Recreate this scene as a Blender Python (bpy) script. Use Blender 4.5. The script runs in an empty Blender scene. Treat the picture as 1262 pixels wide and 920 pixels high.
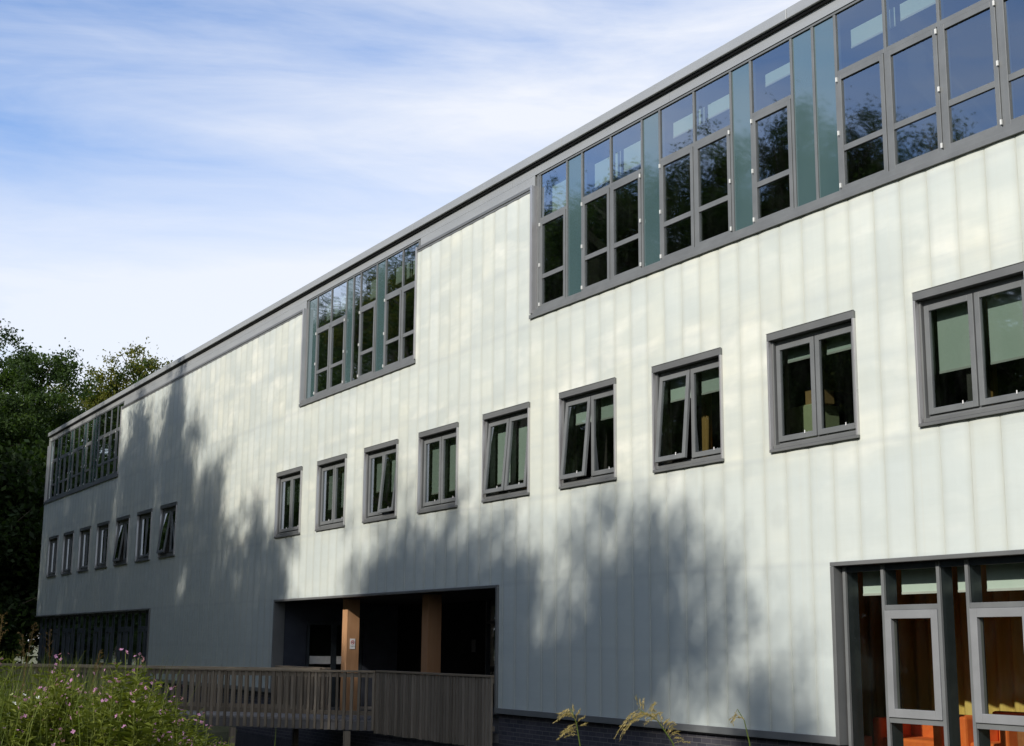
import bpy, math, random
import numpy as np
from mathutils import Vector, Matrix

rnd = random.Random(7)
S = bpy.context.scene
COL = S.collection
R = math.radians

# ------------------------------------------------------------------ helpers
class MB:
    """collects boxes, tubes and faces; build() links them as ONE mesh object"""
    def __init__(s): s.v = []; s.f = []; s.m = []; s.sm = []
    def face(s, pts, m=0, smooth=False):
        n = len(s.v); s.v += [tuple(p) for p in pts]
        s.f.append(tuple(range(n, n+len(pts)))); s.m.append(m); s.sm.append(smooth)
    def box(s, x0, x1, y0, y1, z0, z1, m=0):
        n = len(s.v)
        s.v += [(x0,y0,z0),(x1,y0,z0),(x1,y1,z0),(x0,y1,z0),(x0,y0,z1),(x1,y0,z1),(x1,y1,z1),(x0,y1,z1)]
        for q in ((0,3,2,1),(4,5,6,7),(0,1,5,4),(1,2,6,5),(2,3,7,6),(3,0,4,7)):
            s.f.append(tuple(n+i for i in q)); s.m.append(m); s.sm.append(False)
    def bar(s, a, b, w, h, m=0):
        """box between two points (horizontal run), w wide, h high, centred"""
        a = Vector(a); b = Vector(b); d = (b-a); d.normalize()
        side = d.cross(Vector((0,0,1)))
        if side.length < 1e-4: side = Vector((1,0,0))
        side.normalize(); up = side.cross(d)
        n = len(s.v)
        for p in (a, b):
            for i, j in ((-1,-1),(1,-1),(1,1),(-1,1)):
                s.v.append(tuple(p + side*(i*w/2) + up*(j*h/2)))
        for q in ((0,1,2,3),(7,6,5,4),(0,4,5,1),(1,5,6,2),(2,6,7,3),(3,7,4,0)):
            s.f.append(tuple(n+i for i in q)); s.m.append(m); s.sm.append(False)
    def tube(s, pts, rads, seg=8, m=0):
        pts = [Vector(p) for p in pts]; rings = []
        for i, p in enumerate(pts):
            d = (pts[min(i+1, len(pts)-1)] - pts[max(i-1, 0)]); d.normalize()
            a = d.cross(Vector((.3,.9,.1))); a.normalize(); b = d.cross(a)
            n = len(s.v)
            for k in range(seg):
                t = 2*math.pi*k/seg
                s.v.append(tuple(p + a*(math.cos(t)*rads[i]) + b*(math.sin(t)*rads[i])))
            rings.append(n)
        for i in range(len(rings)-1):
            for k in range(seg):
                k2 = (k+1) % seg
                s.f.append((rings[i]+k, rings[i]+k2, rings[i+1]+k2, rings[i+1]+k)); s.m.append(m); s.sm.append(True)
        s.f.append(tuple(rings[-1]+k for k in range(seg))); s.m.append(m); s.sm.append(True)
        s.f.append(tuple(rings[0]+k for k in reversed(range(seg)))); s.m.append(m); s.sm.append(True)
    def mesh(s, name, mats):
        me = bpy.data.meshes.new(name)
        me.from_pydata(s.v, [], s.f)
        for mt in (mats if isinstance(mats, (list, tuple)) else [mats]): me.materials.append(mt)
        me.polygons.foreach_set('material_index', s.m)
        me.polygons.foreach_set('use_smooth', s.sm)
        me.update()
        return me
    def build(s, name, mats, parent=None, loc=(0,0,0), bevel=0):
        o = link(name, s.mesh(name, mats), parent, loc)
        if bevel:
            b = o.modifiers.new('Bevel', 'BEVEL'); b.width = bevel; b.segments = 2; b.limit_method = 'ANGLE'
        return o

def link(name, data, parent=None, loc=(0,0,0)):
    o = bpy.data.objects.new(name, data); COL.objects.link(o)
    o.location = loc
    if parent is not None: o.parent = parent
    return o

def tag(o, label=None, cat=None, group=None, kind=None):
    if label: o['label'] = label
    if cat: o['category'] = cat
    if group: o['group'] = group
    if kind: o['kind'] = kind
    return o

def copy_tree(o, parent=None):
    c = o.copy(); COL.objects.link(c); c.parent = parent
    for ch in list(o.children): copy_tree(ch, c)
    return c

def np_mesh(name, V, nquads, mats, midx=None, smooth=False):
    """V: (n*4,3) array, consecutive quads"""
    me = bpy.data.meshes.new(name)
    nv = len(V)
    me.vertices.add(nv); me.vertices.foreach_set('co', V.astype(np.float32).ravel())
    me.loops.add(nv); me.loops.foreach_set('vertex_index', np.arange(nv, dtype=np.int32))
    me.polygons.add(nquads); me.polygons.foreach_set('loop_start', np.arange(nquads, dtype=np.int32)*4)
    for mt in (mats if isinstance(mats, (list, tuple)) else [mats]): me.materials.append(mt)
    if midx is not None: me.polygons.foreach_set('material_index', midx.astype(np.int32))
    me.update(calc_edges=True); me.validate()
    return me

# ------------------------------------------------------------------ materials
class NT:
    def __init__(s, name):
        s.mat = bpy.data.materials.new(name); s.mat.use_nodes = True
        s.t = s.mat.node_tree; s.t.nodes.clear()
        s.out = s.n('ShaderNodeOutputMaterial')
    def n(s, typ, **kw):
        nd = s.t.nodes.new(typ)
        for k, v in kw.items(): setattr(nd, k, v)
        return nd
    def l(s, a, b): s.t.links.new(a, b)
    def val(s, sock, v):
        if isinstance(v, bpy.types.NodeSocket): s.l(v, sock)
        else: sock.default_value = v
    def math(s, op, a, b=0.0, clamp=False):
        nd = s.n('ShaderNodeMath', operation=op, use_clamp=clamp)
        s.val(nd.inputs[0], a); s.val(nd.inputs[1], b); return nd.outputs[0]
    def mix(s, fac, a, b, mode='MIX'):
        nd = s.n('ShaderNodeMix', data_type='RGBA', blend_type=mode)
        s.val(nd.inputs[0], fac); s.val(nd.inputs[6], a); s.val(nd.inputs[7], b); return nd.outputs[2]
    def noise(s, vec, scale, detail=4, rough=.55, dist=0.0):
        nd = s.n('ShaderNodeTexNoise'); nd.inputs['Scale'].default_value = scale
        nd.inputs['Detail'].default_value = detail; nd.inputs['Roughness'].default_value = rough
        nd.inputs['Distortion'].default_value = dist
        if vec is not None: s.l(vec, nd.inputs['Vector'])
        return nd.outputs['Fac']
    def mapping(s, vec, scale=(1,1,1), loc=(0,0,0), rot=(0,0,0)):
        nd = s.n('ShaderNodeMapping'); s.l(vec, nd.inputs[0])
        nd.inputs['Scale'].default_value = scale; nd.inputs['Location'].default_value = loc
        nd.inputs['Rotation'].default_value = rot; return nd.outputs[0]
    def ramp(s, fac, stops):
        nd = s.n('ShaderNodeValToRGB'); s.l(fac, nd.inputs[0])
        e = nd.color_ramp.elements
        while len(e) < len(stops): e.new(.5)
        for el, (p, c) in zip(e, stops):
            el.position = p; el.color = c if len(c) == 4 else (*c, 1)
        return nd.outputs[0]
    def pos(s): return s.n('ShaderNodeNewGeometry').outputs['Position']
    def obj(s): return s.n('ShaderNodeTexCoord').outputs['Object']
    def principled(s, base, rough=.6, metal=0.0, spec=.5, bump=None, bdist=.01, bstr=.5, **kw):
        p = s.n('ShaderNodeBsdfPrincipled')
        s.val(p.inputs['Base Color'], base if isinstance(base, bpy.types.NodeSocket) else (*base, 1) if len(base) == 3 else base)
        s.val(p.inputs['Roughness'], rough); s.val(p.inputs['Metallic'], metal)
        p.inputs['Specular IOR Level'].default_value = spec
        if bump is not None:
            b = s.n('ShaderNodeBump'); b.inputs['Distance'].default_value = bdist; b.inputs['Strength'].default_value = bstr
            s.l(bump, b.inputs['Height']); s.l(b.outputs[0], p.inputs['Normal'])
        s.l(p.outputs[0], s.out.inputs[0]); return p

def c4(c): return (*c, 1)

def m_noisy(name, a, b, scale=3, rough=.6, metal=0.0, stretch=(1,1,1), bump=0.0, spec=.5, contrast=(.35,.65), rvar=.1):
    t = NT(name); v = t.mapping(t.pos(), stretch)
    f = t.noise(v, scale, 6, .6)
    col = t.ramp(f, [(contrast[0], a), (contrast[1], b)])
    r = t.math('ADD', t.math('MULTIPLY', t.noise(v, scale*2.3, 3), rvar*2), rough-rvar)
    t.principled(col, r, metal, spec, bump=(f if bump else None), bdist=bump, bstr=.6)
    return t.mat

PANEL = 2.81/6
SEAM0 = -12.93
def m_cladding():
    t = NT('translucent_cladding')
    sep = t.n('ShaderNodeSeparateXYZ'); P = t.pos(); t.l(P, sep.inputs[0])
    u = t.math('DIVIDE', t.math('SUBTRACT', sep.outputs[0], SEAM0 - 400*PANEL), PANEL)
    idx = t.math('FLOOR', u); fr = t.math('FRACT', u)
    wn = t.n('ShaderNodeTexWhiteNoise', noise_dimensions='1D'); t.l(idx, wn.inputs['W'])
    d = t.math('MINIMUM', fr, t.math('SUBTRACT', 1.0, fr))          # distance to seam, 0..0.5
    # cloudy variation of the multiwall sheet, offset per panel
    comb = t.n('ShaderNodeCombineXYZ'); t.l(t.math('MULTIPLY', wn.outputs[0], 31.0), comb.inputs[1])
    va = t.n('ShaderNodeVectorMath', operation='ADD'); t.l(P, va.inputs[0]); t.l(comb.outputs[0], va.inputs[1])
    cl = t.noise(t.mapping(va.outputs[0], (1.0, .02, .55)), 1.1, 5, .6, .4)
    wide = t.noise(t.mapping(P, (.35, .02, .9)), .9, 4, .55, .8)
    base = t.ramp(cl, [(.28, (.56,.595,.545)), (.5, (.665,.685,.605)), (.72, (.755,.75,.63))])
    base = t.mix(t.ramp(wide, [(.35,(0,0,0)),(.68,(.9,.9,.9))]), base, c4((.54,.585,.555)))
    # per-panel cast
    base = t.mix(t.math('MULTIPLY', wn.outputs[0], .28), base, c4((.60,.58,.41)))
    # pillow-like ripples: soft level bands that shift from panel to panel
    cb2 = t.n('ShaderNodeCombineXYZ'); t.l(t.math('MULTIPLY', idx, .37), cb2.inputs[0]); t.l(sep.outputs[2], cb2.inputs[2])
    rip = t.noise(t.mapping(cb2.outputs[0], (1, 1, 1.1)), 1.3, 5, .62, .5)
    base = t.mix(t.math('MULTIPLY', t.ramp(rip, [(.38,(0,0,0)),(.62,(1,1,1))]), .72), base, c4((.485,.525,.485)))
    hot = t.noise(t.mapping(P, (.55, .1, 1.5)), 1.0, 4, .55, .25)
    base = t.mix(t.math('MULTIPLY', t.ramp(hot, [(.55,(0,0,0)),(.75,(1,1,1))]), .7), base, c4((.83,.82,.71)))
    # horizontal rails faintly visible through the sheet
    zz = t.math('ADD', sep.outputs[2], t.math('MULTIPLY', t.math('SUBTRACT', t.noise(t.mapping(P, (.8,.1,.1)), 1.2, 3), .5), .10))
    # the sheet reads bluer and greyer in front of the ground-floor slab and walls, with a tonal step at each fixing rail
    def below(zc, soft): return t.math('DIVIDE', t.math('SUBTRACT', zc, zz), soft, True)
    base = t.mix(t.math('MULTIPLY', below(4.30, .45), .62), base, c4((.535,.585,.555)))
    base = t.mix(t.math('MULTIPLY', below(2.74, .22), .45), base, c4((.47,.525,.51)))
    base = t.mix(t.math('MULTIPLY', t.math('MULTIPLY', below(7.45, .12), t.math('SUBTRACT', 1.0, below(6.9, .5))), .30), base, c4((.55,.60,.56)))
    band = None
    for zc, wdt, amt in ((2.72,.07,.9),(4.24,.07,.8),(5.35,.08,.5),(6.35,.10,.5),(7.48,.09,.7),(8.75,.16,.6),(1.55,.08,.6)):
        a = t.math('ABSOLUTE', t.math('SUBTRACT', zz, zc))
        b = t.math('MULTIPLY', t.math('SUBTRACT', 1.0, t.math('DIVIDE', a, wdt), True), amt)
        band = b if band is None else t.math('MAXIMUM', band, b)
    base = t.mix(t.math('MULTIPLY', band, .46), base, c4((.42,.46,.45)))
    # seam: grey-green darkening that thins away from the joint, broken up vertically
    seam_noise = t.noise(t.mapping(va.outputs[0], (6, .1, .45)), 2.0, 5, .65)
    sm = t.math('SUBTRACT', 1.0, t.math('DIVIDE', d, .24), True)
    sm = t.math('MULTIPLY', t.math('POWER', sm, 1.6), t.math('ADD', t.math('MULTIPLY', seam_noise, .8), .30), True)
    base = t.mix(t.math('MULTIPLY', sm, .74), base, c4((.41,.43,.37)))
    line = t.math('SUBTRACT', 1.0, t.math('DIVIDE', d, .028), True)
    base = t.mix(t.math('MULTIPLY', line, .30), base, c4((.40,.40,.34)))
    # long run-off streaks
    st = t.noise(t.mapping(P, (14, .1, .12)), 1.0, 4, .6)
    base = t.mix(t.math('MULTIPLY', t.ramp(st, [(.55,(0,0,0)),(.78,(1,1,1))]), .16), base, c4((.52,.48,.36)))
    rough = t.math('ADD', .34, t.math('MULTIPLY', cl, .2))
    h = t.math('ADD', t.math('MULTIPLY', cl, .6), t.math('MULTIPLY', t.noise(t.mapping(va.outputs[0], (1.6,.1,1.6)), 1.0, 2), 1.0))
    t.principled(base, rough, 0, .35, bump=t.math('ADD', h, t.math('MULTIPLY', rip, .5)), bdist=.014, bstr=.9)
    return t.mat

def m_glass(name, tint, gain=1.6, wav=.005):
    t = NT(name)
    tr = t.n('ShaderNodeBsdfTransparent'); tr.inputs[0].default_value = c4(tint)
    gl = t.n('ShaderNodeBsdfGlossy'); gl.inputs['Roughness'].default_value = .024
    gl.inputs['Color'].default_value = (.86,.93,1,1)
    b = t.n('ShaderNodeBump'); b.inputs['Distance'].default_value = wav; b.inputs['Strength'].default_value = 1
    t.l(t.noise(t.pos(), .9, 1, .4), b.inputs['Height']); t.l(b.outputs[0], gl.inputs['Normal'])
    fr = t.n('ShaderNodeFresnel'); fr.inputs[0].default_value = 1.52
    fac = t.math('MULTIPLY', fr.outputs[0], gain, True)
    # dust and water marks
    mx = t.n('ShaderNodeMixShader'); t.l(fac, mx.inputs[0]); t.l(tr.outputs[0], mx.inputs[1]); t.l(gl.outputs[0], mx.inputs[2])
    df = t.n('ShaderNodeBsdfDiffuse'); df.inputs[0].default_value = (.45,.47,.46,1)
    m2 = t.n('ShaderNodeMixShader')
    t.l(t.math('MULTIPLY', t.ramp(t.noise(t.mapping(t.pos(), (3,3,.8)), 2.0, 5), [(.45,(0,0,0)),(.8,(1,1,1))]), .008), m2.inputs[0])
    t.l(mx.outputs[0], m2.inputs[1]); t.l(df.outputs[0], m2.inputs[2])
    t.l(m2.outputs[0], t.out.inputs[0]); return t.mat

def m_backglass():
    """opaque teal back-painted glass panel"""
    t = NT('teal_panel')
    v = t.pos()
    col = t.ramp(t.noise(t.mapping(v, (1,1,.5)), .8, 3), [(.3,(.055,.10,.105)),(.7,(.07,.12,.122))])
    p = t.principled(col, .04, 0, .9, bump=t.noise(v, .9, 1), bdist=.003, bstr=1)
    p.inputs['IOR'].default_value = 1.9
    p.inputs['Coat Weight'].default_value = .6; p.inputs['Coat Roughness'].default_value = .02
    return t.mat

def m_brick():
    t = NT('blue_brick')
    P = t.pos(); sep = t.n('ShaderNodeSeparateXYZ'); t.l(P, sep.inputs[0])
    cb = t.n('ShaderNodeCombineXYZ'); t.l(sep.outputs[0], cb.inputs[0]); t.l(sep.outputs[2], cb.inputs[1])
    bt = t.n('ShaderNodeTexBrick'); t.l(cb.outputs[0], bt.inputs['Vector'])
    bt.inputs['Scale'].default_value = 1; bt.inputs['Brick Width'].default_value = .225; bt.inputs['Row Height'].default_value = .075
    bt.inputs['Mortar Size'].default_value = .006; bt.inputs['Mortar Smooth'].default_value = .2
    bt.inputs['Color1'].default_value = (.045,.045,.06,1); bt.inputs['Color2'].default_value = (.085,.08,.095,1)
    bt.inputs['Mortar'].default_value = (.17,.165,.16,1)
    col = t.mix(t.math('MULTIPLY', t.noise(P, 6, 6), .5), bt.outputs[0], c4((.03,.03,.035)), 'MIX')
    t.principled(col, .7, 0, .4, bump=t.math('SUBTRACT', 1.0, bt.outputs['Fac']), bdist=.006, bstr=.7)
    return t.mat

def m_wood(name, a, b, axis='z', scale=1.0, rough=.75):
    t = NT(name); P = t.pos()
    st = (9, 9, .6) if axis == 'z' else (.8, .8, 9)
    f = t.noise(t.mapping(P, st), 2.2*scale, 6, .65, .6)
    g = t.noise(P, 1.1, 3)
    col = t.ramp(f, [(.3, a), (.68, b)])
    col = t.mix(t.math('MULTIPLY', g, .5), col, c4(tuple(x*.55 for x in a)))
    oi = t.n('ShaderNodeObjectInfo')
    col = t.mix(t.math('MULTIPLY', oi.outputs['Random'], .75), col, c4(tuple(x*.5 for x in a)))
    t.principled(col, rough, 0, .25, bump=f, bdist=.004, bstr=.6)
    return t.mat

def m_leaf(name, cols, trans=.35, nscale=.5):
    t = NT(name); P = t.obj()
    g = t.n('ShaderNodeNewGeometry')
    f = t.math('ADD', t.math('MULTIPLY', t.noise(P, nscale, 3, .6), .8), t.math('MULTIPLY', g.outputs['Random Per Island'], .2))
    st = [(.28 + .5*i/(len(cols)-1), c) for i, c in enumerate(cols)]
    col = t.ramp(f, st)
    p = t.n('ShaderNodeBsdfPrincipled'); t.l(col, p.inputs['Base Color']); p.inputs['Roughness'].default_value = .6
    p.inputs['Specular IOR Level'].default_value = .2
    tl = t.n('ShaderNodeBsdfTranslucent'); t.l(t.mix(1.0, col, c4((1.5,1.6,.7)), 'MULTIPLY'), tl.inputs[0])
    mx = t.n('ShaderNodeMixShader'); mx.inputs[0].default_value = trans
    t.l(p.outputs[0], mx.inputs[1]); t.l(tl.outputs[0], mx.inputs[2]); t.l(mx.outputs[0], t.out.inputs[0])
    return t.mat

M = dict(
 clad=m_cladding(),
 grey=m_noisy('grey_powder_coat', (.135,.142,.141), (.162,.170,.168), 2.5, .42, 0, rvar=.06),
 sash_lit=m_noisy('sunlit_grey_coat', (.205,.212,.214), (.24,.247,.25), 2.5, .42, 0, rvar=.06),  # grey coat made lighter: sunlight on the ground-floor sashes put into the colour
 drape=m_noisy('brown_drape', (.30,.17,.05), (.42,.25,.08), 4, .9, stretch=(1,1,.1)),
 coping=m_noisy('grey_coping_metal', (.31,.322,.318), (.35,.362,.355), .8, .38, .15, (1,1,4), rvar=.08),
 trim=m_noisy('mill_trim_metal', (.14,.145,.142), (.172,.176,.171), 1.3, .36, .15, (1,1,1), rvar=.06),
 bright=m_noisy('bright_edge_metal', (.46,.46,.46), (.56,.55,.54), .9, .3, .55, rvar=.06),
 dark=m_noisy('near_black', (.012,.012,.014), (.02,.02,.022), 5, .6),
 mull=m_noisy('dark_mullion_paint', (.035,.045,.055), (.05,.062,.072), 4, .5),
 glass=m_glass('window_glass', (.66,.74,.69), 4.8),
 glass_clear=m_glass('ground_floor_glass', (.70,.74,.70), .6),
 teal=m_backglass(),
 blind=m_noisy('blind_fabric', (.70,.80,.73), (.76,.84,.78), 3, .9, stretch=(1,1,.3)),
 blind_rail=m_noisy('blind_rail', (.62,.63,.60), (.72,.72,.68), 5, .5),
 white=m_noisy('white_plastic', (.72,.72,.70), (.82,.82,.80), 8, .4),
 brick=m_brick(),
 room=m_noisy('room_paint', (.30,.29,.27), (.36,.35,.32), 1.5, .85),
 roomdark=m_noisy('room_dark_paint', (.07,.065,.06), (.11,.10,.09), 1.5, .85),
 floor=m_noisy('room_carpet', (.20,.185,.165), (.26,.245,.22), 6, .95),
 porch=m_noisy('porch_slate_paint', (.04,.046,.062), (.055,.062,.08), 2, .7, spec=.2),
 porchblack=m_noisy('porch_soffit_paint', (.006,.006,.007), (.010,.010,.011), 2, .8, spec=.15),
 timber=m_wood('orange_timber', (.46,.24,.115), (.58,.335,.175), 'z'),
 railwood=m_wood('weathered_timber', (.225,.185,.135), (.39,.33,.255), 'z'),
 railtop=m_wood('weathered_rail_timber', (.29,.23,.155), (.44,.36,.26), 'h'),
 deckwood=m_wood('deck_timber', (.20,.19,.185), (.33,.32,.31), 'h'),
 orange=m_noisy('orange_upholstery', (.78,.15,.025), (.88,.20,.035), 9, .8),
 brownsofa=m_noisy('rust_upholstery', (.30,.10,.03), (.38,.14,.04), 9, .85),
 mauve=m_noisy('mauve_upholstery', (.30,.20,.19), (.38,.26,.24), 9, .85),
 curtain=m_noisy('ochre_curtain', (.58,.40,.09), (.78,.57,.17), 5, .9, stretch=(1,1,.1)),
 roof=m_noisy('roof_membrane', (.2,.2,.2), (.26,.26,.26), 2, .8),
 bark=m_noisy('bark', (.06,.048,.035), (.13,.105,.08), 5, .9, stretch=(1,1,.25), bump=.03),
 leafA=m_leaf('oak_leaf', [(.016,.032,.006), (.035,.065,.011), (.065,.10,.018)]),
 leafB=m_leaf('yellowing_leaf', [(.05,.06,.009), (.10,.105,.014), (.16,.15,.02)]),
 leafC=m_leaf('dark_leaf', [(.010,.022,.006), (.022,.042,.010), (.04,.066,.014)]),
 herb=m_leaf('herb_leaf', [(.065,.085,.014), (.125,.15,.024), (.21,.22,.05)], .3, 2.0),
 grass=m_leaf('grass_blade', [(.06,.09,.014), (.11,.15,.025), (.20,.21,.06)], .3, .9),
 straw=m_leaf('dry_grass', [(.22,.17,.06), (.34,.27,.11), (.46,.37,.17)], .3, 1.5),
 rust=m_leaf('rusty_grass', [(.12,.075,.03), (.17,.11,.045), (.22,.15,.07)], .3, 1.5),
 petal=m_leaf('pink_petal', [(.40,.16,.33), (.50,.24,.43), (.60,.36,.52)], .3, 8),
 wpetal=m_leaf('white_petal', [(.7,.72,.68), (.78,.8,.76), (.85,.86,.83)], .3, 8),
 soil=m_noisy('ground_soil', (.07,.08,.03), (.13,.125,.07), 1.5, .95, bump=.05),
)

# ------------------------------------------------------------------ camera (solved from the photo)
def cam_axes(yaw, pitch, roll):
    f = Vector((math.sin(yaw)*math.cos(pitch), math.cos(yaw)*math.cos(pitch), math.sin(pitch)))
    r = Vector((math.cos(yaw), -math.sin(yaw), 0)); u = r.cross(f)
    return r*math.cos(roll)+u*math.sin(roll), u*math.cos(roll)-r*math.sin(roll), f
r_, u_, f_ = cam_axes(R(-59.96733935), R(11.11026824), R(.48698568))
cam = bpy.data.cameras.new('camera'); co = bpy.data.objects.new('camera', cam); COL.objects.link(co)
mw = Matrix.Identity(4)
for i in range(3): mw[i][0] = r_[i]; mw[i][1] = u_[i]; mw[i][2] = -f_[i]
mw.translation = (0, -13, 1.6); co.matrix_world = mw
cam.sensor_width = 36; cam.lens = 1713.468/1262*36; cam.clip_start = .05; cam.clip_end = 4000
S.camera = co

# ------------------------------------------------------------------ light
SUN_AZ, SUN_EL = R(18), R(31)          # azimuth from the facade's outward normal towards +X
sdir = Vector((math.sin(SUN_AZ)*math.cos(SUN_EL), -math.cos(SUN_AZ)*math.cos(SUN_EL), math.sin(SUN_EL)))
sl = bpy.data.lights.new('sun', 'SUN'); sl.energy = 4.65; sl.angle = R(.8); sl.color = (1, .94, .87)
so = bpy.data.objects.new('sun', sl); COL.objects.link(so); so.location = (20, -60, 60)
so.rotation_euler = sdir.to_track_quat('Z', 'Y').to_euler()

W = bpy.data.worlds.new('World'); S.world = W; W.use_nodes = True
class WT(NT):
    def __init__(s): s.t = W.node_tree; s.t.nodes.clear(); s.out = s.n('ShaderNodeOutputWorld')
t = WT()
sky = t.n('ShaderNodeTexSky', sky_type='NISHITA'); sky.sun_disc = False
sky.sun_elevation = SUN_EL; sky.sun_rotation = math.atan2(sdir.x, sdir.y)
sky.air_density = 1.0; sky.dust_density = .6; sky.ozone_density = 2.0
g = t.n('ShaderNodeTexCoord').outputs['Generated']
sp = t.n('ShaderNodeSeparateXYZ'); t.l(g, sp.inputs[0])
az = t.math('ARCTAN2', sp.outputs[0], sp.outputs[1])
el = t.math('ARCSINE', sp.outputs[2])
cb = t.n('ShaderNodeCombineXYZ'); t.l(az, cb.inputs[0]); t.l(el, cb.inputs[1])
v1 = t.mapping(cb.outputs[0], (1.7, 8.5, 1), (3.3, .35, 0), (0, 0, R(4)))
n1 = t.noise(v1, 1.0, 7, .58, .9)
v2 = t.mapping(cb.outputs[0], (5.2, 32, 1), (1.1, 2.0, 0), (0, 0, R(7)))
n2 = t.noise(v2, 1.0, 6, .6, .6)
# broad belts: thick veil low in the west, a thinner one higher up, the unseen sunny side veiled too, added for fill light
belt = t.math('DIVIDE', t.math('SUBTRACT', t.math('SUBTRACT', .335, el), t.math('MULTIPLY', t.math('SUBTRACT', n1, .5), .12)), .10, True)
belt2 = t.math('SUBTRACT', 1.0, t.math('DIVIDE', t.math('ABSOLUTE', t.math('SUBTRACT', el, .385)), .035), True)
east = t.math('MULTIPLY', t.math('ADD', az, 1.33), .55)               # thicker towards the right of the west view
east = t.math('MINIMUM', t.math('MAXIMUM', east, -.1), .34)
north = t.math('MULTIPLY', t.math('SUBTRACT', sp.outputs[1], .1), 3.0, True)   # far side hardly thicker than the added sunny-side veil
cov = t.math('ADD', t.math('MULTIPLY', n1, .95), t.math('MULTIPLY', n2, .34))
cov = t.math('ADD', cov, t.math('MULTIPLY', belt, .52))
cov = t.math('ADD', cov, t.math('MULTIPLY', belt2, .14))
cov = t.math('ADD', cov, east)
cov = t.math('SUBTRACT', cov, .43)
cov = t.math('MINIMUM', t.math('MULTIPLY', cov, 1.45, True), .93)
cov = t.math('MULTIPLY', cov, t.math('ADD', .90, t.math('MULTIPLY', north, .09)))
SKY = .10
blue = t.mix(1.0, sky.outputs[0], c4((1.42, 1.76, 2.2)), 'MULTIPLY')
col = t.mix(cov, blue, c4((9.35, 9.6, 10.2)))
bg = t.n('ShaderNodeBackground'); bg.inputs[1].default_value = SKY
t.l(col, bg.inputs[0]); t.l(bg.outputs[0], t.out.inputs[0])

S.view_settings.view_transform = 'Standard'; S.view_settings.look = 'None'
S.view_settings.exposure = 0; S.view_settings.gamma = 1; S.view_settings.use_curve_mapping = False
S.render.engine = 'CYCLES'
S.cycles.max_bounces = 8; S.cycles.transparent_max_bounces = 24; S.cycles.glossy_bounces = 4
S.cycles.diffuse_bounces = 3; S.cycles.use_denoising = True
S.cycles.sample_clamp_indirect = 6; S.cycles.caustics_reflective = False; S.cycles.caustics_refractive = False

# ------------------------------------------------------------------ the setting
def sstep(a, b, x):
    k = min(1, max(0, (x-a)/(b-a))); return k*k*(3-2*k)
def ground_z(x, y):
    pond = sstep(-10.2, -8.6, y) * sstep(-36.5, -34.0, x + (y+4)*.5) * (1 - sstep(-1.0, 1.0, x-2))
    z = -1.25*pond - .04*(1-pond)
    z -= .10*sstep(-13.5, -10.5, y)*(1-pond)
    return z
xs = [-1500, -600, -300, -150] + [-100+i*4 for i in range(13)] + [-48+i*.8 for i in range(68)] + [8, 12, 20, 40, 100, 300, 700, 1500]
ys = [-1500, -500, -200, -100, -60, -40, -30, -24, -20] + [-17+i*.5 for i in range(35)] + [.45, 1, 2, 6, 14, 30, 60, 120, 300, 700, 1500]
mb = MB(); nx = len(xs)
for y in ys:
    for x in xs:
        zz = ground_z(x, min(y, .2))
        if y > .4: zz = min(zz, -.30)
        mb.v.append((x, y, zz - (.05 if abs(x) > 90 or abs(y) > 60 else 0)))
for j in range(len(ys)-1):
    for i in range(nx-1):
        mb.f.append((j*nx+i, j*nx+i+1, (j+1)*nx+i+1, (j+1)*nx+i)); mb.m.append(0); mb.sm.append(True)
tag(mb.build('ground', M['soil']), kind='structure')

t = NT('pond_water')
wv = t.noise(t.mapping(t.pos(), (2.5, 4, 1)), 2.0, 3)
t.principled((.008,.010,.009), .06, 0, .5, bump=wv, bdist=.02, bstr=.5)
mb = MB(); mb.face([(-37.5,-10.6,-.72),(5,-10.6,-.72),(5,.15,-.72),(-37.5,.15,-.72)])
tag(mb.build('pond_water', t.mat), kind='structure')

# ------------------------------------------------------------------ the building
XL, XR, DEPTH = -64.0, 2.0, 15.0
BASE, CLT = .436, 10.15            # cladding bottom and top
B = link('school_building', None, None, (XL, 0, 0))
tag(B, 'long three-storey building clad in pale translucent panels with grey framed windows', 'building')
def bp(mbuilder, name, mat, parent=None, bevel=0):
    """a building part given in world coordinates"""
    par = parent or B
    off = Vector(par.location) if par is B else Vector(par.location) + Vector(B.location)
    o = mbuilder.build(name, mat, par, -off, bevel)
    return o

WX = [-62.33 + 2.806*i for i in range(7)] + [-34.81 + 2.8177*i for i in range(9)] + [-9.45, -6.63, -3.81]
WW, WZ0, WZ1 = 1.735, 4.33, 6.03
BANDS = [(-63.95, -51.42), (-33.38, -26.68), (-21.78, .5)]
BZ0 = 7.62
OPEN = [(-64.2, -46.15), (-34.6, -22.92), (-13.92, -3.0)]
OZ = 2.67
holes = [(x, x+WW, WZ0, WZ1) for x in WX] + [(a, b, BZ0, CLT+1) for a, b in BANDS] + [(a, b, -1, OZ) for a, b in OPEN]

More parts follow.
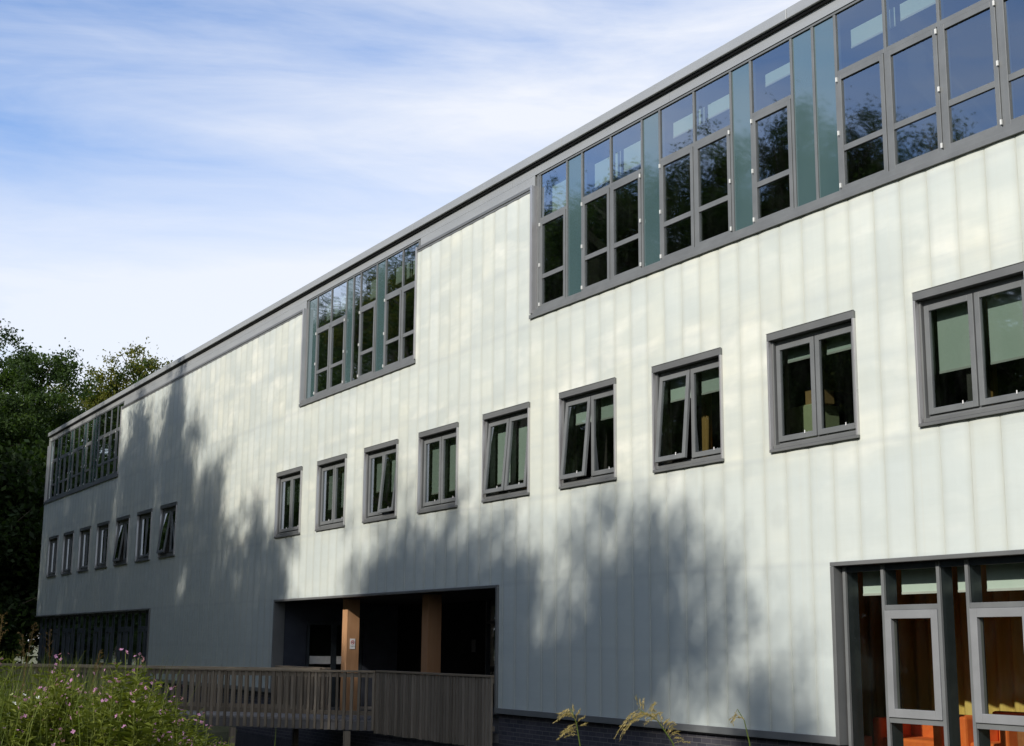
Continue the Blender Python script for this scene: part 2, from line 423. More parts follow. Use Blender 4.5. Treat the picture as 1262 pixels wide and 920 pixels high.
# cladding: one sheet of narrow slightly bowed panels, cut round every opening
seams = []
k = math.floor((XL-SEAM0)/PANEL)
while SEAM0+k*PANEL < XR: seams.append(SEAM0+k*PANEL); k += 1
G = .009
def prof(x):
    fr = ((x-SEAM0)/PANEL) % 1.0; d = min(fr, 1-fr)*PANEL
    if d < G: return .010*(1-d/G)
    return -.006*(1-((fr-.5)*2)**2)
bx = {XL, XR}
for s in seams:
    for dx in (-G, 0, G, PANEL*.25, PANEL*.5, PANEL*.75):
        if XL < s+dx < XR: bx.add(round(s+dx, 4))
for h in holes:
    for x in h[:2]:
        if XL < x < XR: bx.add(round(x, 4))
bx = sorted(bx)
bz = sorted({BASE, CLT} | {z for h in holes for z in h[2:] if BASE < z < CLT})
mb = MB(); gid = {}
def gv(i, j):
    if (i, j) not in gid:
        gid[(i, j)] = len(mb.v); mb.v.append((bx[i], prof(bx[i]), bz[j]))
    return gid[(i, j)]
for i in range(len(bx)-1):
    xm = (bx[i]+bx[i+1])/2
    if bx[i+1]-bx[i] < 1e-5: continue
    for j in range(len(bz)-1):
        zm = (bz[j]+bz[j+1])/2
        if any(h[0] < xm < h[1] and h[2] < zm < h[3] for h in holes): continue
        mb.f.append((gv(i,j), gv(i+1,j), gv(i+1,j+1), gv(i,j+1))); mb.m.append(0); mb.sm.append(False)
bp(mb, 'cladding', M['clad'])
# inner face of the outside wall, so that rooms are closed
mb = MB()
ih = [(x-.0, x+WW, WZ0, WZ1) for x in WX] + [(a, b, BZ0, 10.5) for a, b in BANDS] + [(max(a,XL), b, -1, OZ) for a, b in OPEN]
ix = sorted({XL+.1, XR} | {x for h in ih for x in h[:2] if XL < x < XR}); iz = sorted({-.8, 10.6} | {z for h in ih for z in h[2:] if -.8 < z < 10.6})
for i in range(len(ix)-1):
    for j in range(len(iz)-1):
        xm = (ix[i]+ix[i+1])/2; zm = (iz[j]+iz[j+1])/2
        if any(h[0] < xm < h[1] and h[2] < zm < h[3] for h in ih): continue
        mb.face([(ix[i],.30,iz[j]),(ix[i],.30,iz[j+1]),(ix[i+1],.30,iz[j+1]),(ix[i+1],.30,iz[j])])
bp(mb, 'inner_wall', M['room'])
# end walls, back wall, roof
mb = MB(); mb.box(XL+.004, XL+.06, .02, DEPTH, OZ+.02, 10.6); mb.box(XL+.3, XL+.36, .32, DEPTH, -.9, OZ+.02); mb.box(XR-.06, XR, .02, DEPTH, -.9, 10.6); mb.box(XL+.06, XR-.06, DEPTH-.1, DEPTH, -.9, 10.6)
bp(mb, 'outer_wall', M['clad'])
mb = MB(); mb.box(XL+.02, XR, .6, DEPTH, 10.62, 10.74)
bp(mb, 'roof', M['roof'])
# parapet coping in lengths with a joint every 6 m, lower fascia behind it
mb = MB(); x = XL-.06
while x < XR:
    x2 = min(x+6.2, XR); mb.box(x+.003, x2-.003, -.045, .6, 10.655, 10.825); x = x2
mb.box(XL, XR, .0, .5, 10.625, 10.655, 1)  # dark strip painted in as the shadow gap under the coping
bp(mb, 'coping', [M['coping'], M['dark']], bevel=.012)
mb = MB(); x = XL
while x < XR:
    x2 = min(x+5.17, XR); mb.box(x+.002, x2-.002, .06, .2, 10.445, 10.624); x = x2
solid = []
prev = XL
for a, b in BANDS:
    if a > prev+.2: solid.append((prev, a))
    prev = b
if prev < XR: solid.append((prev, XR))
for a, b in solid: mb.box(a, b, .062, .2, 10.15, 10.443)
bp(mb, 'fascia', M['coping'])
for a, b in solid:
    mb = MB(); mb.box(a, b, -.028, .058, 10.152, 10.215); mb.box(a, b, -.012, .058, 10.10, 10.150)
    bp(mb, 'cladding_cap', M['trim'], bevel=.006)
# brick plinth + base flashing (solid wall stretches only) and brick under the openings
mb = MB()
for a, b in ((OPEN[0][1], OPEN[1][0]), (OPEN[1][1], OPEN[2][0]), (OPEN[2][1], XR)):
    mb = MB(); mb.box(a, b, .035, .28, -1.3, BASE-.06); bp(mb, 'brick_plinth', M['brick'])
for a, b, z in ((OPEN[1][0], OPEN[1][1], -.17), (OPEN[2][0], OPEN[2][1], -.04), (XL+.4, OPEN[0][1], -.04)):
    mb = MB(); mb.box(a, b, .05, .28, -1.3, z); bp(mb, 'brick_plinth', M['brick'])
mb = MB()
for a, b in ((OPEN[0][1], OPEN[1][0]), (OPEN[1][1], OPEN[2][0]), (OPEN[2][1], XR)):
    mb = MB(); mb.box(a+.002, b-.002, -.045, .034, BASE-.055, BASE+.045)
    mb.box(a+.002, b-.002, -.02, .03, BASE-.075, BASE-.056, 1)
    bp(mb, 'base_flashing', [M['grey'], M['dark']], bevel=.005)

# rooms
mb = MB()
for zf, zc, m in ((3.35,3.5,0),(6.95,7.1,0)): mb.box(XL+.1, XR-.1, .31, DEPTH-.2, zf, zc)
mb.box(XL+.4, OPEN[1][0]-.2, .31, DEPTH-.2, -.2, -.004); mb.box(OPEN[1][1]+.2, XR-.1, .31, DEPTH-.2, -.2, -.004)
bp(mb, 'room_floor', M['floor'])
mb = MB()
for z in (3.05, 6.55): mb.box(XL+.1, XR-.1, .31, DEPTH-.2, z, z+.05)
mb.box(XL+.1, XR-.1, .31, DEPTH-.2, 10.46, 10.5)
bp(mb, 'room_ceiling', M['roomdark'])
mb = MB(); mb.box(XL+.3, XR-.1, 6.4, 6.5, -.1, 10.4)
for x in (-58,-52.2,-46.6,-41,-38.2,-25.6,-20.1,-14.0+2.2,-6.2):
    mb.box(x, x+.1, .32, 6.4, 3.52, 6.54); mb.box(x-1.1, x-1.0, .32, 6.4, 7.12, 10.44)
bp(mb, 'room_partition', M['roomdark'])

# ---- small windows
def sash_mb(w, h, fw, d):
    m = MB()           # origin: top hinge, left; hangs down
    m.box(0, fw, 0, d, -h, 0); m.box(w-fw, w, 0, d, -h, 0)
    m.box(fw, w-fw, 0, d, -fw, 0); m.box(fw, w-fw, 0, d, -h, -h+fw)
    return m
SH, SWD = 1.395, .785
def small_window():
    w = link('window', None, B)
    f = MB()
    hh = WZ1-WZ0
    f.box(-.012, WW+.012, -.045, .22, hh-.098, hh+.004); f.box(-.016, WW+.016, -.052, -.02, hh+.005, hh+.013)        # head and drip edge
    f.box(-.012, WW+.012, -.048, .22, -.012, .026)                                                              # outer sill
    f.box(.034, WW-.034, -.004, .22, .036, .088); f.box(0, WW, .012, .2, .027, .035, 2)
    for a, b in ((-.012, .022), (WW-.022, WW+.012)): f.box(a, b, -.046, .22, .027, hh-.099, 1)                    # thin bright jambs
    for a, b in ((.023, .055), (WW-.055, WW-.023)): f.box(a, b, .02, .22, .089, hh-.099)
    fo = f.build('window', [M['trim'], M['bright'], M['dark']], B, bevel=.004)
    bpy.data.objects.remove(w); w = fo
    e = MB()
    e.box(.057, WW-.057, .07, .2, WZ1-WZ0-.165, WZ1-WZ0-.10, 0)               # dark recess under the head
    e.box(.057, .09, .085, .2, .09, 1.533); e.box(WW-.09, WW-.057, .085, .2, .09, 1.533)
    e.box(WW/2-.022, WW/2+.022, .10, .2, .135, 1.533); e.box(.09, WW-.09, .085, .2, .09, .133)
    e.build('fixed_frame', M['grey'], w, bevel=.004)
    a = MB(); hh = WZ1-WZ0
    a.box(-.005, .05, .222, .298, 0, hh); a.box(WW-.05, WW+.005, .222, .298, 0, hh); a.box(.05, WW-.05, .222, .42, 0, .1); a.box(.05, WW-.05, .222, .298, hh-.1, hh)
    a.build('lining', M['room'], w)
    for i, x in enumerate((.072, WW/2+.012)):
        s = sash_mb(WW/2-.084, SH, .078, .05); s.box((WW/2-.084)/2+.16, (WW/2-.084)/2+.174, -.012, 0, -SH+.06, -SH+.105, 1)
        s.build('sash', [M['grey'], M['white']], w, (x, .055, 1.532), bevel=.005)
        p = MB(); p.face([(.07,.025,-SH+.07),(WW/2-.084-.07,.025,-SH+.07),(WW/2-.084-.07,.025,-.07),(.07,.025,-.07)])
        p.build('pane', M['glass'], w, (x, .055, 1.532))
    return w
def blind(w, x, width, top, drop, y, mat='blind'):
    m = MB(); m.box(x, x+width, y, y+.008, top-drop, top); m.box(x, x+width, y-.006, y+.014, top-drop-.03, top-drop, 1)
    m.build('blind', [M[mat], M['blind_rail']], w)
BL = {7:(.62,.62), 8:(.98,.98), 9:(.80,.86), 10:(1.10,1.10), 11:(1.15,1.15), 12:(.36,.38), 13:(.36,.36), 14:(.20,.22), 15:(.82,.84), 16:(.5,.5), 17:(.4,.4),
      0:(.3,.3), 1:(.5,.5), 2:(.4,.4), 3:(.8,.8), 4:(.3,.3), 5:(.3,.7), 6:(.5,.4)}
OPN = {9:(0,5.5), 11:(5.0,4.5), 12:(5.5,0), 13:(5.0,0), 4:(7,0), 6:(7.5,0), 5:(0,2.0)}
proto = small_window()
for i, x in enumerate(WX):
    w = proto if i == 0 else copy_tree(proto, B)
    w.location = (x-XL, 0, WZ0)
protos = [o for o in B.children if o.name.split('.')[0] == 'window']
for i, w in enumerate(sorted(protos, key=lambda o: o.location.x)):
    o1, o2 = OPN.get(i, (0, 0))
    ss = sorted([c for c in w.children if c.name.startswith('sash')], key=lambda c: c.location.x)
    pp = sorted([c for c in w.children if c.name.startswith('pane')], key=lambda c: c.location.x)
    for grp in (ss, pp):
        for c, a in zip(grp, (o1, o2)): c.rotation_euler.x = R(-a)
    b1, b2 = BL.get(i, (.4, .4))
    if i in (10, 11, 12, 13, 15):
        m = MB()
        for k in range(14):
            x0 = .42+k*.02; y0, y1 = .62+.02*math.sin(k*1.7), .62+.02*math.sin((k+1)*1.7)
            m.face([(x0,y0,0),(x0+.02,y1,0),(x0+.02,y1,1.6),(x0,y0,1.6)], 0, True)
        m.build('curtain', M['drape'], w)
    blind(w, .12, .70, 1.52, b1, .235); blind(w, WW/2+.06, .70, 1.52, b2, .235)

# ---- long glazed bands
GY = .10                                    # glazing plane
HINGE = None
def band(a, b, bounds, kinds, blinds):
    """bounds: mullion x positions, kinds between them: w window, t teal, g narrow glass"""
    f = MB(); zt = 10.44
    f.box(a-.02, b+.02, -.045, .17, BZ0-.012, BZ0+.062)                # outer sill
    f.box(a, b, .01, .16, BZ0+.063, BZ0+.073, 2); f.box(a+.03, b-.03, -.005, .17, BZ0+.074, BZ0+.15)
    for x, s in ((a, 1), (b, -1)):
        x0, x1 = sorted((x-.012*s, x+.05*s)); f.box(x0, x1, -.04, .17, BZ0+.087, 10.22, 1)
        x0, x1 = sorted((x+.052*s, x+.12*s)); f.box(x0, x1, .08, .17, BZ0+.15, zt)
    f.box(a+.12, b-.12, .075, .17, zt-.035, zt+.003)
    for x in bounds: f.box(x-.024, x+.024, .078, .17, BZ0+.152, zt-.037)
    for (x0, x1), kd in zip(zip(bounds, bounds[1:]), kinds):
        if kd == 'w': f.box(x0+.025, x1-.025, .08, .165, 9.48, 9.545)
    w = bp(f, 'window_band', [M['grey'], M['bright'], M['dark']], bevel=.003)
    off = -Vector(B.location) - Vector(w.location)
    def part(m, name, mat, bev=0, loc=None):
        o = m.build(name, mat, w, (0,0,0), bev); return o
    global HINGE
    n = 0
    for i, ((x0, x1), kd) in enumerate(zip(zip(bounds, bounds[1:]), kinds)):
        l, r = x0+.024, x1-.024
        if kd == 't':
            m = MB(); m.face([(l,GY,BZ0+.14),(r,GY,BZ0+.14),(r,GY,zt-.02),(l,GY,zt-.02)]); part(m, 'panel', M['teal'])
            continue
        if kd == 'g':
            m = MB(); m.face([(l,GY,BZ0+.14),(r,GY,BZ0+.14),(r,GY,zt-.02),(l,GY,zt-.02)]); part(m, 'pane', M['glass'])
            continue
        m = MB(); m.face([(l,GY,9.53),(r,GY,9.53),(r,GY,zt-.02),(l,GY,zt-.02)]); part(m, 'pane', M['glass'])
        zs0, zs1 = BZ0+.155, 9.473
        s = MB(); fw = .078; y0, y1 = .066, .15
        s.box(l+.006, l+fw, y0, y1, zs0, zs1); s.box(r-fw, r-.006, y0, y1, zs0, zs1)
        s.box(l+fw, r-fw, y0, y1, zs0, zs0+fw); s.box(l+fw, r-fw, y0, y1, zs1-fw, zs1)
        s.box(l+fw, r-fw, y0+.006, y1, 8.345, 8.43)
        part(s, 'sash', M['grey'], .004)
        for za, zb in ((zs0+fw-.004, 8.35), (8.425, zs1-fw+.004)):
            m = MB(); m.face([(l+fw-.004,GY-.006,za),(r-fw+.004,GY-.006,za),(r-fw+.004,GY-.006,zb),(l+fw-.004,GY-.006,zb)])
            part(m, 'pane', M['glass'])
        left = (kinds[i-1] != 'w') if i > 0 else True
        hx = l+.004 if left else r-.004
        for zh in (zs0+.09, (zs0+zs1)/2, zs1-.06):
            if HINGE is None:
                hm = MB(); hm.box(-.012, .012, .045, .066, -.032, .032); HINGE = hm.mesh('hinge', M['blind_rail'])
            link('hinge', HINGE, w, Vector((hx, 0, zh)))
        bl = blinds[n % len(blinds)]; n += 1
        if bl: blind(w, l+.07, r-l-.05, 10.19, bl, .30)
    return w

bA = [-63.83,-63.3,-62.4,-61.86,-60.93,-60.0,-59.5,-58.56,-57.63,-57.13,-56.2,-55.7,-55.19,-54.26,-53.33,-52.4,-51.54]
band(BANDS[0][0], BANDS[0][1], bA, 'twtwwtwwtwttwwww', [.2,0,.3,0,.2,.2,0,.25,.2,.2])
bB = [-33.26,-32.67,-31.74,-30.79,-30.37,-29.94,-29.02,-28.52,-27.61,-26.80]
band(BANDS[1][0], BANDS[1][1], bB, 'twwtgwtww', [.40,.36,.42,.36,.34])
bC = [-21.62,-20.67,-20.16,-19.24,-18.30,-17.79,-16.86,-15.93,-15.45,-14.53,-14.07,-13.61,-12.67,-11.73,-10.79,-9.85,-9.4,-8.46,-7.5,-7.0,-6.1,-5.6,-4.7,-3.8,-3.3,-2.4,-1.5,-.6,.38]
band(BANDS[2][0], BANDS[2][1], bC, 'wtwwtwwtwttwwwwtwwtwtwwtwwww'[:len(bC)-1], [.50,.42,.40,.24,.22,.17,.25,.22,0,0,.3,.3])

# ---- ground-floor openings
def trim_frame(a, b, right=True, left=True, zb=BASE-.06):
    m = MB()
    m.box(a-.03, b+.03, -.05, .25, OZ, OZ+.055)
    if left: m.box(a-.03, a+.035, -.05, .25, zb, OZ-.002)
    if right: m.box(b-.035, b+.03, -.05, .25, zb, OZ-.002)
    return m
bp(trim_frame(OPEN[0][0]+.2, OPEN[0][1], True, False), 'opening_trim', M['trim'], bevel=.006)
bp(trim_frame(OPEN[1][0], OPEN[1][1]), 'opening_trim', M['trim'], bevel=.006)
bp(trim_frame(OPEN[2][0], OPEN[2][1]), 'opening_trim', M['trim'], bevel=.006)

# glazed wall of the room on the right
def curtain_wall(bounds, kinds, y, z0, name, blinds=True, dark=False):
    grey = M['mull'] if dark else M['grey']
    f = MB()
    for x in bounds:
        f.box(x-.025, x+.025, y-.03, y+.01, z0, OZ-.004); f.box(x-.022, x+.022, y+.022, y+.20, z0, OZ-.004, 1)
    f.box(bounds[0], bounds[-1], y+.0, y+.1, OZ-.08, OZ-.006, 1)
    f.box(bounds[0], bounds[-1], y-.028, y+.1, z0-.03, z0+.05)
    for (x0, x1), kd in zip(zip(bounds, bounds[1:]), kinds):
        if kd == 'w':
            f.box(x0+.026, x1-.026, y-.025, y+.1, 2.085, 2.15)
            f.box(x0+.026, x1-.026, y-.025, y+.1, .70, .765)
    w = bp(f, name, [grey, M['mull']], bevel=.003)
    gl = M['glass_clear'] if not dark else M['glass']
    for (x0, x1), kd in zip(zip(bounds, bounds[1:]), kinds):
        l, r = x0+.02, x1-.02
        m = MB(); m.face([(l,y+.016,z0),(r,y+.016,z0),(r,y+.016,OZ-.03),(l,y+.016,OZ-.03)] if kd != 'w' else
                         [(l,y+.016,2.14),(r,y+.016,2.14),(r,y+.016,OZ-.03),(l,y+.016,OZ-.03)])
        m.build('pane', gl, w)
        if kd == 'w':
            m = MB(); m.face([(l,y+.016,z0),(r,y+.016,z0),(r,y+.016,.71),(l,y+.016,.71)]); m.build('pane', gl, w)
            s = MB(); a, b, c, d = l+.008, r-.008, .768, 2.082; fw = .105
            s.box(a, a+fw, y-.045, y+.06, c, d); s.box(b-fw, b, y-.045, y+.06, c, d)
            s.box(a+fw, b-fw, y-.045, y+.06, c, c+fw); s.box(a+fw, b-fw, y-.045, y+.06, d-fw, d)
            s.build('sash', M['sash_lit'] if not dark else grey, w, bevel=.005)
            m = MB(); m.face([(a+fw-.01,y+.012,c+fw-.01),(b-fw+.01,y+.012,c+fw-.01),(b-fw+.01,y+.012,d-fw+.01),(a+fw-.01,y+.012,d-fw+.01)])
            m.build('pane', gl, w)
        if blinds: blind(w, l+.03, r-l-.06, OZ-.03, .32, y+.26)
    return w
cb_ = [-13.82,-13.13,-12.20,-11.75,-10.83,-10.3,-9.4,-8.9,-8.0,-7.5,-6.6,-6.1,-5.2,-4.7,-3.8,-3.1]
curtain_wall(cb_, 'twtwtwtwtwtwtwt', .10, 0.0, 'glazed_wall')
cl_ = [-63.55+i*.8685 for i in range(21)]
curtain_wall(cl_, 'wttwtwwtwttwtwtwwtww', .14, 0.0, 'glazed_wall', False, True)

# porch: side walls, back wall, soffit, floor, posts
a, b = OPEN[1]
mb = MB()
mb.box(a-.15, a, .02, .88, -.1, OZ-.01); mb.box(a-.15, a, .88, 3.5, 2.2, OZ-.01); mb.box(a-.15, a, 2.5, 3.5, -.1, 2.2)
bp(mb, 'porch_wall', M['porch'])
mb = MB(); mb.box(b, b+.15, .26, 3.5, -.1, OZ-.01)
bp(mb, 'porch_wall', M['porch'])
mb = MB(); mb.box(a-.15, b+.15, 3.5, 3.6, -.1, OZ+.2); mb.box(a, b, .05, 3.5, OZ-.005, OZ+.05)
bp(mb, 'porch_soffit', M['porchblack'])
mb = MB(); mb.box(a, b, .05, 3.5, -.16, 0)
bp(mb, 'porch_floor', M['deckwood'])
m = MB(); m.box(a-.06, a-.02, .90, .98, 0, 2.19); m.box(a-.06, a-.02, 1.60, 1.74, 0, 2.19); m.box(a-.06, a-.02, 2.40, 2.48, 0, 2.19)
for y0, y1 in ((.98,1.6),(1.74,2.4)): m.box(a-.06, a-.02, y0, y1, 2.10, 2.19); m.box(a-.06, a-.02, y0, y1, 0, .2)
d = bp(m, 'entrance_door', M['mull'])
for y0, y1 in ((.98,1.6),(1.74,2.4)):
    m = MB(); m.face([(a-.04,y0,.2),(a-.04,y1,.2),(a-.04,y1,2.1),(a-.04,y0,2.1)]); m.build('pane', M['glass'], d)
    m = MB(); m.box(a-.03, a-.012, y0+.02, y1-.02, 1.10, 1.30); m.build('white_strip', M['white'], d)
m = MB(); m.box(-36.4, -34.9, .9, 3.4, -.02, 0); m.box(-36.4, -36.3, .4, 3.4, 0, 3.0)
bp(m, 'lobby_wall', M['roomdark'])
# glazed screen at the back right of the porch
m = MB()
for i in range(10):
    x = -28.6+i*.6; m.box(x-.03, x+.03, 2.9, 3.0, 0, OZ-.02)
m.box(-28.6, -23.2, 2.9, 3.0, 2.1, 2.17)
sc = bp(m, 'porch_screen', M['mull'])
for i in range(9):
    m = MB(); x = -28.6+i*.6; m.face([(x+.03,2.95,0),(x+.57,2.95,0),(x+.57,2.95,OZ-.02),(x+.03,2.95,OZ-.02)]); m.build('pane', M['glass'], sc)
for x in (-31.07, -26.84):
    m = MB(); m.box(x, x+.29, .36, .68, 0, OZ-.01)
    bp(m, 'timber_post', M['timber'], bevel=.006)

# no-smoking sign on the first post
m = MB(); m.box(-30.778, -30.772, .445, .575, 1.50, 1.74)
sg = m.build('no_smoking_sign', M['white'])
tag(sg, 'small white no smoking sign fixed to the timber post by the entrance', 'sign')
red = m_noisy('sign_red', (.62,.03,.03), (.68,.05,.04), 9, .5); blk = m_noisy('sign_black', (.02,.02,.025), (.04,.04,.045), 9, .5)
m = MB(); cy, cz = .51, 1.655; nseg = 24
for i in range(nseg):
    t0, t1 = 2*math.pi*i/nseg, 2*math.pi*(i+1)/nseg
    pts = []
    for rr, tt in ((.046,t0),(.046,t1),(.036,t1),(.036,t0)): pts.append((-30.7690, cy+rr*math.cos(tt), cz+rr*math.sin(tt)))
    m.face(pts)
q = .036*.72
m.face([(-30.7680,cy-q-.004,cz+q-.004),(-30.7680,cy-q+.004,cz+q+.004),(-30.7680,cy+q+.004,cz-q+.004),(-30.7680,cy+q-.004,cz-q-.004)])
m.build('prohibition_ring', red, sg)
m = MB(); m.box(-30.7715, -30.7700, cy-.028, cy+.024, cz-.009, cz+.003)
m.box(-30.7715, -30.7700, cy+.018, cy+.023, cz+.008, cz+.026); m.box(-30.7715, -30.7700, cy+.010, cy+.014, cz+.010, cz+.022)
m.build('cigarette', blk, sg)
def text_on(body, size, loc, parent, mat, name='lettering'):
    cu = bpy.data.curves.new(name, 'FONT'); cu.body = body; cu.size = size; cu.align_x = 'CENTER'; cu.align_y = 'CENTER'; cu.extrude = .0004
    o = bpy.data.objects.new(name, cu); COL.objects.link(o)
    o.rotation_euler = (R(90), 0, R(90)); o.location = loc
    bpy.context.view_layer.update()
    dg = bpy.context.evaluated_depsgraph_get(); me = bpy.data.meshes.new_from_object(o.evaluated_get(dg))
    mwx = o.matrix_world.copy(); bpy.data.objects.remove(o)
    me.transform(mwx); me.materials.clear(); me.materials.append(mat)
    return link(name, me, parent)
text_on('No smoking', .022, (-30.7705, .51, 1.565), sg, blk)
m = MB(); m.box(-30.35, -30.15, 3.47, 3.49, 1.45, 1.75)
nt = m.build('notice', m_noisy('grey_notice', (.10,.10,.10), (.13,.13,.13), 9, .7)); tag(nt, 'dim grey notice on the dark back wall of the porch', 'notice')

# ------------------------------------------------------------------ boardwalk and railings
A = Vector((-28.1, -.06, 0)); DV = Vector((-.79, -.62, 0)).normalized(); PV = Vector((-DV.y*-1, 0, 0))
A2 = Vector((-31.1, -.06, 0)); LEN = 13.5
deck = link('boardwalk', None, None, A)
tag(deck, 'timber boardwalk crossing the pond to the porch', 'boardwalk')
mb = MB()
nb = int(LEN/.15)
for i in range(nb):
    p, q = A+DV*(i*.15+.004), A+DV*(i*.15+.146)
    p2, q2 = A2+DV*(i*.15+.004), A2+DV*(i*.15+.146)
    n = len(mb.v)
    for z in (-.035, 0): mb.v += [(*(v-A).to_2d(), z) for v in (p, q, q2, p2)]
    for qd in ((0,1,2,3),(7,6,5,4),(0,4,5,1),(1,5,6,2),(2,6,7,3),(3,7,4,0)):
        mb.f.append(tuple(n+k for k in qd)); mb.m.append(0); mb.sm.append(False)
mb.build('deck_boards', M['deckwood'], deck)
for o0 in (A, A2, (A+A2)/2):
    mb = MB(); o1 = o0-A + (Vector((.0,.0,0)))
    mb.bar(o1+Vector((0,0,-.13)), o1+DV*LEN+Vector((0,0,-.13)), .06, .18)
    mb.build('joist', M['deckwood'], deck)
for k in range(5):
    for o0 in (A, A2):
        mb = MB(); pz = o0-A+DV*(.7+k*2.9)
        mb.box(pz.x-.06, pz.x+.06, pz.y-.06, pz.y+.06, -1.4, -.24); mb.build('pile', M['railwood'], deck)

def railing(name, P0, P1, label, spacing, bw, z0, zrail, zlow=(.15,), end_posts=True, face=0.0, bt=.035):
    r = link(name, None, None, P0); tag(r, label, 'railing')
    d = (P1-P0); L = d.length; d = d.normalized(); nrm = Vector((-d.y, d.x, 0))
    m = MB(); m.bar(nrm*.03+Vector((0,0,zrail-.02)), nrm*.03+d*L+Vector((0,0,zrail-.02)), .11, .045); m.build('handrail', M['railtop'], r, bevel=.006)
    for z in zlow:
        m = MB(); m.bar(nrm*.012+Vector((0,0,z)), nrm*.012+d*L+Vector((0,0,z)), .045, .09); m.build('lower_rail', M['railwood'], r)
    m = MB(); m.bar(nrm*.012+Vector((0,0,zrail-.10)), nrm*.012+d*L+Vector((0,0,zrail-.10)), .045, .09); m.build('upper_rail', M['railwood'], r)
    me = MB(); me.bar(Vector((-bw/2,0,(z0+zrail-.045)/2)), Vector((bw/2,0,(z0+zrail-.045)/2)), bt, zrail-.045-z0); bm_ = me.mesh('baluster', M['railwood'])
    n = int(L/spacing)
    for i in range(n+1):
        o = link('baluster', bm_, r, d*min(L, i*spacing+bw/2)+nrm*.052+Vector((0,0,rnd.uniform(-.008,.008))))
        o.scale = (rnd.uniform(.84,1.12), 1, 1)
        o.rotation_euler = (0, rnd.uniform(-.005,.005), math.atan2(d.y, d.x)+rnd.uniform(-.03,.03))
    return r
railing('timber_railing', A+DV*.02, A+DV*LEN, 'open baluster timber railing along the near edge of the boardwalk', .178, .062, -.20, 1.05)
railing('timber_railing', A2+DV*.05, A2+DV*LEN, 'open baluster railing on the far edge of the boardwalk, behind the nearer one', .178, .062, -.20, 1.05)
railing('timber_railing', Vector((-31.15,.12,0)), Vector((-34.55,.12,0)), 'short timber railing closing the porch left of the signed post', .15, .07, -.05, 1.06)
railing('timber_fence', Vector((-22.98,-.03,0)), Vector((-28.08,-.03,0)), 'close boarded timber fence closing the porch right of the boardwalk', .13, .098, -.26, 1.06, (.1,))

# ------------------------------------------------------------------ things seen through the glass
def rbox(m, x0,x1,y0,y1,z0,z1,mt=0): m.box(x0,x1,y0,y1,z0,z1,mt)
def sofa(name, x, y, w, d, h, mat, label, cat='armchair'):
    r = link(name, None, None, (x, y, 0)); tag(r, label, cat)
    for (n, bx_) in (('seat', (.13, w-.13, .05, d-.16, .12, .42)), ('backrest', (0, w, d-.16, d, .08, h)),
                     ('arm', (0, .13, 0, d-.17, .08, h-.06)), ('arm', (w-.13, w, 0, d-.17, .08, h-.06))):
        m = MB(); m.box(*bx_); m.build(n, M[mat], r, bevel=.035)
    for px, py in ((.06,.06),(w-.06,.06),(.06,d-.06),(w-.06,d-.06)):
        m = MB(); m.box(px-.02, px+.02, py-.02, py+.02, 0, .08); m.build('leg', M['dark'], r)
    return r
sofa('armchair', -14.62, 1.25, 1.22, .8, .74, 'orange', 'wide orange armchair behind the first sash of the ground floor glazing')
sofa('armchair', -13.36, 1.55, .8, .8, .80, 'orange', 'tall orange armchair between the two ground floor sashes')
sofa('armchair', -12.42, 1.55, .9, .7, .68, 'brownsofa', 'rust brown armchair in the shade behind the second sash')
r = link('chair', None, None, (-14.75, .95, 0)); tag(r, 'dull mauve rounded chair at the left end of the ground floor glazing', 'chair')
m = MB(); m.tube([(0,0,.1),(0,0,.2),(0,0,.42),(0,0,.44)], [.28,.30,.30,.2], 18); m.build('seat', M['mauve'], r)
m = MB()
for i in range(9):
    a0, a1 = R(100+20*i), R(120+20*i)
    for rr in (.32,.25):
        p = [(rr*math.cos(a0), rr*math.sin(a0)), (rr*math.cos(a1), rr*math.sin(a1))]
        q = [(p[0][0],p[0][1],.3),(p[1][0],p[1][1],.3),(p[1][0],p[1][1],.70),(p[0][0],p[0][1],.70)]
        m.face(q if rr > .3 else q[::-1], 0, True)
    m.face([(.32*math.cos(a0),.32*math.sin(a0),.70),(.32*math.cos(a1),.32*math.sin(a1),.70),(.25*math.cos(a1),.25*math.sin(a1),.70),(.25*math.cos(a0),.25*math.sin(a0),.70)])
m.build('backrest', M['mauve'], r)
m = MB(); m.tube([(0,0,0),(0,0,.1)], [.05,.05], 10); m.build('leg', M['dark'], r)
r = link('side_table', None, None, (-11.0, 1.5, 0)); tag(r, 'low white table beside the rust brown armchair', 'table')
m = MB(); m.box(-.4,.4,-.3,.3,.46,.5); m.build('tabletop', M['white'], r, bevel=.005)
for px, py in ((-.35,-.25),(.35,-.25),(-.35,.25),(.35,.25)):
    m = MB(); m.box(px-.02,px+.02,py-.02,py+.02,0,.46); m.build('leg', M['mull'], r)
# curtain with real folds
m = MB(); xs_ = np.arange(-19.5, -9.0, .035); 
for i in range(len(xs_)-1):
    def cy_(x): return 2.62 + .055*math.sin(x*21) + .03*math.sin(x*8.3+1)
    m.face([(xs_[i],cy_(xs_[i]),.02),(xs_[i+1],cy_(xs_[i+1]),.02),(xs_[i+1],cy_(xs_[i+1]),2.95),(xs_[i],cy_(xs_[i]),2.95)], 0, True)
tag(m.build('curtain', M['curtain']), 'brown and ochre curtain in deep folds behind the orange armchairs', 'curtain')
